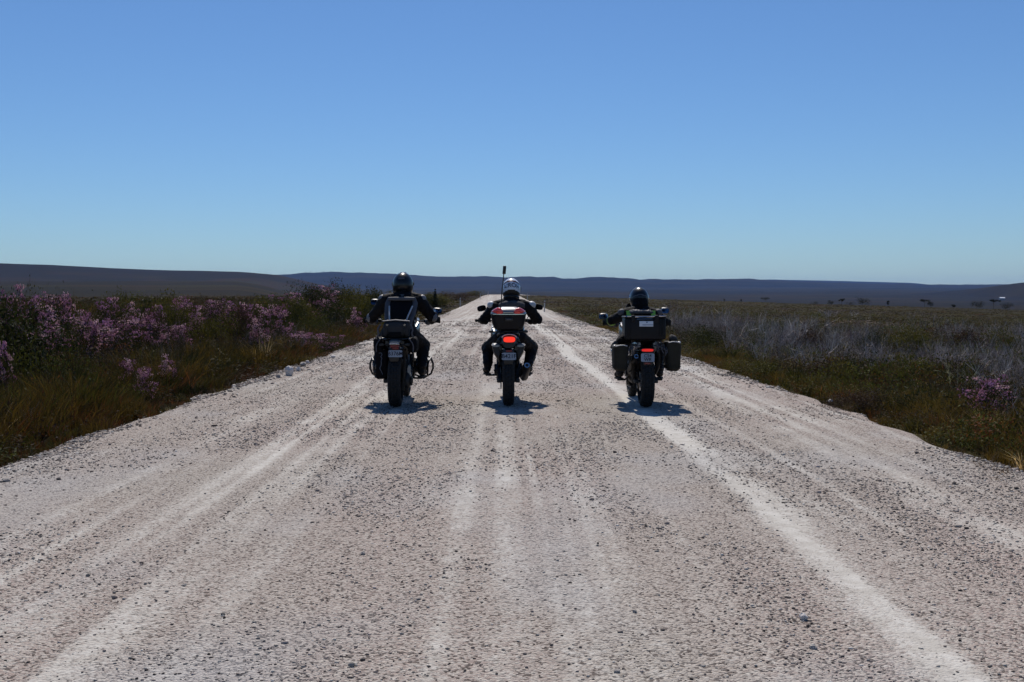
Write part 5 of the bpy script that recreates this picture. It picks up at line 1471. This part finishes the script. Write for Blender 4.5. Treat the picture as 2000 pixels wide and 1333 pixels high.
for i, a in enumerate([(1415, 595, 585, 5, 330, 'tiny round tree leftmost on the right-hand plain', 'round'), (1448, 595, 585, 7, 330, 'small round tree second from the left on the plain', 'round'),
   (1496, 600, 582, 19, 320, 'flat-topped tree left of the centre of the right-hand plain', 'flat'), (1592, 604, 592, 14, 280, 'low round tree between the flat-topped tree and the tree clump', 'round'),
   (1622, 598, 586, 12, 300, 'round tree at the left end of the tree clump', 'round'), (1645, 612, 583, 9, 210, 'thin upright tree, tallest of the clump', 'flat'),
   (1660, 602, 590, 18, 290, 'squat tree in the middle of the clump', 'round'), (1684, 602, 582, 30, 290, 'broadest tree at the right end of the clump', 'round'),
   (1734, 595, 586, 8, 320, 'small tree standing apart, right of the clump', 'round'), (1806, 598, 585, 18, 330, 'spreading tree in the middle of the far right plain', 'flat'),
   (1818, 600, 588, 12, 325, 'small tree touching the spreading tree on the right', 'round'), (1862, 604, 592, 9, 315, 'pair-like narrow tree right of the spreading tree', 'round'),
   (1908, 603, 588, 24, 330, 'broad tree at the left of the group near the right edge', 'round'), (1940, 603, 585, 16, 335, 'tallest tree of the group near the right edge', 'flat'), (1968, 604, 591, 22, 330, 'low tree at the right of the group near the right edge', 'round')]):
    tree(*a, GT, 10+i) if False else tree(a[0], a[1], a[2], a[3], a[4], a[5], a[6], GT, 10+i)
# trees on the distant skyline left of the riders
GS = 'trees on the distant blue skyline'
for i, (px, top, wpx) in enumerate([(596, 531, 6), (606, 530, 7), (618, 531, 6), (632, 529, 9), (645, 529, 7), (662, 530, 11)]):
    pos_words = ['first from the left', 'second from the left', 'third from the left', 'fourth from the left', 'fifth from the left', 'sixth and widest'][i]
    Y = 8950.0; tree(px, 534, top+.8, wpx*.8, Y, 'far tree on the blue skyline above the knoll, '+pos_words, 'round', GS, 40+i)

# ---- marker posts
M_POST = mat('post_white', (.46, .44, .42), .6, var=.25, vscale=9); M_PT = mat('post_top_black', (.03, .03, .03), .6, var=.1)
def post(px, base, h_m, Y, label, top=False, lean=0.0):
    x = (px-978)*Y/F; z = float(surf(np.array([x]), np.array([float(Y)]))[0])-.16
    e = empty('marker_post', (x, Y, z)); e.rotation_euler = (0, lean, 0); tag(e, label, 'marker post', 'roadside marker posts')
    m = MB(); wd = .05
    m.box((0, 0, h_m*.5), (wd*2, wd*.8, h_m), .008); m.loft([[Vector((a*wd, b*wd*.4, h_m-.002+c)) for a, b, c in ((-1, -1, 0), (1, -1, .03), (1, 1, .03), (-1, 1, 0))], [Vector((a*wd*.96, b*wd*.38, h_m+.01+c)) for a, b, c in ((-1, -1, 0), (1, -1, .03), (1, 1, .03), (-1, 1, 0))]])
    m.build('post_body', M_POST, e)
    m = MB(); m.box((0, -wd*.4-.006, h_m*.86), (wd*1.3, .012, .10), .004); m.build('reflector', M_REDD, e)
    if top: m = MB(); m.box((0, 0, h_m+.05), (wd*2.1, wd*.9, .07), .008); m.build('post_cap', M_PT, e)
post(899, 597, 1.10, 122, 'white marker post nearest on the left side of the road')
post(938, 584, 1.15, 205, 'second white marker post on the left side of the road')
post(953.5, 578, 1.2, 262, 'farthest and smallest marker post on the left, near the crest')
post(1063, 610, 1.08, 93, 'white marker post with a dark cap on the right side of the road', True, R(2))
post(1030, 584, 1.15, 190, 'farther white marker post on the right side of the road')

# ---- far white-roofed shed on the plain
def shed():
    Y = 3000.0; x = (1957-978)*Y/F; z = float(ground_z(np.array([x]), np.array([Y]))[0])
    e = empty('farm_shed', (x, Y, z)); tag(e, 'tiny white-roofed shed far away on the plain near the right edge', 'shed')
    m = MB(); m.box((0, 0, 2.5), (13, 8, 5), .05); m.build('wall', mat('shed_wall', (.3, .3, .3), .8), e)
    m = MB(); m.loft([[Vector((sx, -4.8, 4.9)), Vector((sx, 0, 7.4)), Vector((sx, 4.8, 4.9)), Vector((sx, 4.8, 4.6)), Vector((sx, 0, 7.1)), Vector((sx, -4.8, 4.6))] for sx in (-7, 7)])
    m.build('roof', mat('shed_roof', (.75, .76, .78), .5, var=.05), e)
shed()
# ------------------------------------------------------------------ haze
def build_haze():
    mb = MB(); x0, x1, y0, y1, z0, z1 = -12900, 12900, -60, 15100, -120, 205
    mb.box(((x0+x1)/2, (y0+y1)/2, (z0+z1)/2), (x1-x0, y1-y0, z1-z0))
    m = bpy.data.materials.new('haze_air'); m.use_nodes = True
    n = m.node_tree.nodes; n.clear()
    out = n.new('ShaderNodeOutputMaterial'); v = n.new('ShaderNodeVolumePrincipled')
    v.inputs['Color'].default_value = (.20, .43, 1.0, 1); v.inputs['Density'].default_value = 2.9e-5
    v.inputs['Anisotropy'].default_value = 0.0
    m.node_tree.links.new(v.outputs[0], out.inputs['Volume'])
    o = mb.build('haze', m, smooth=0); tag(o, kind='stuff')
build_haze()
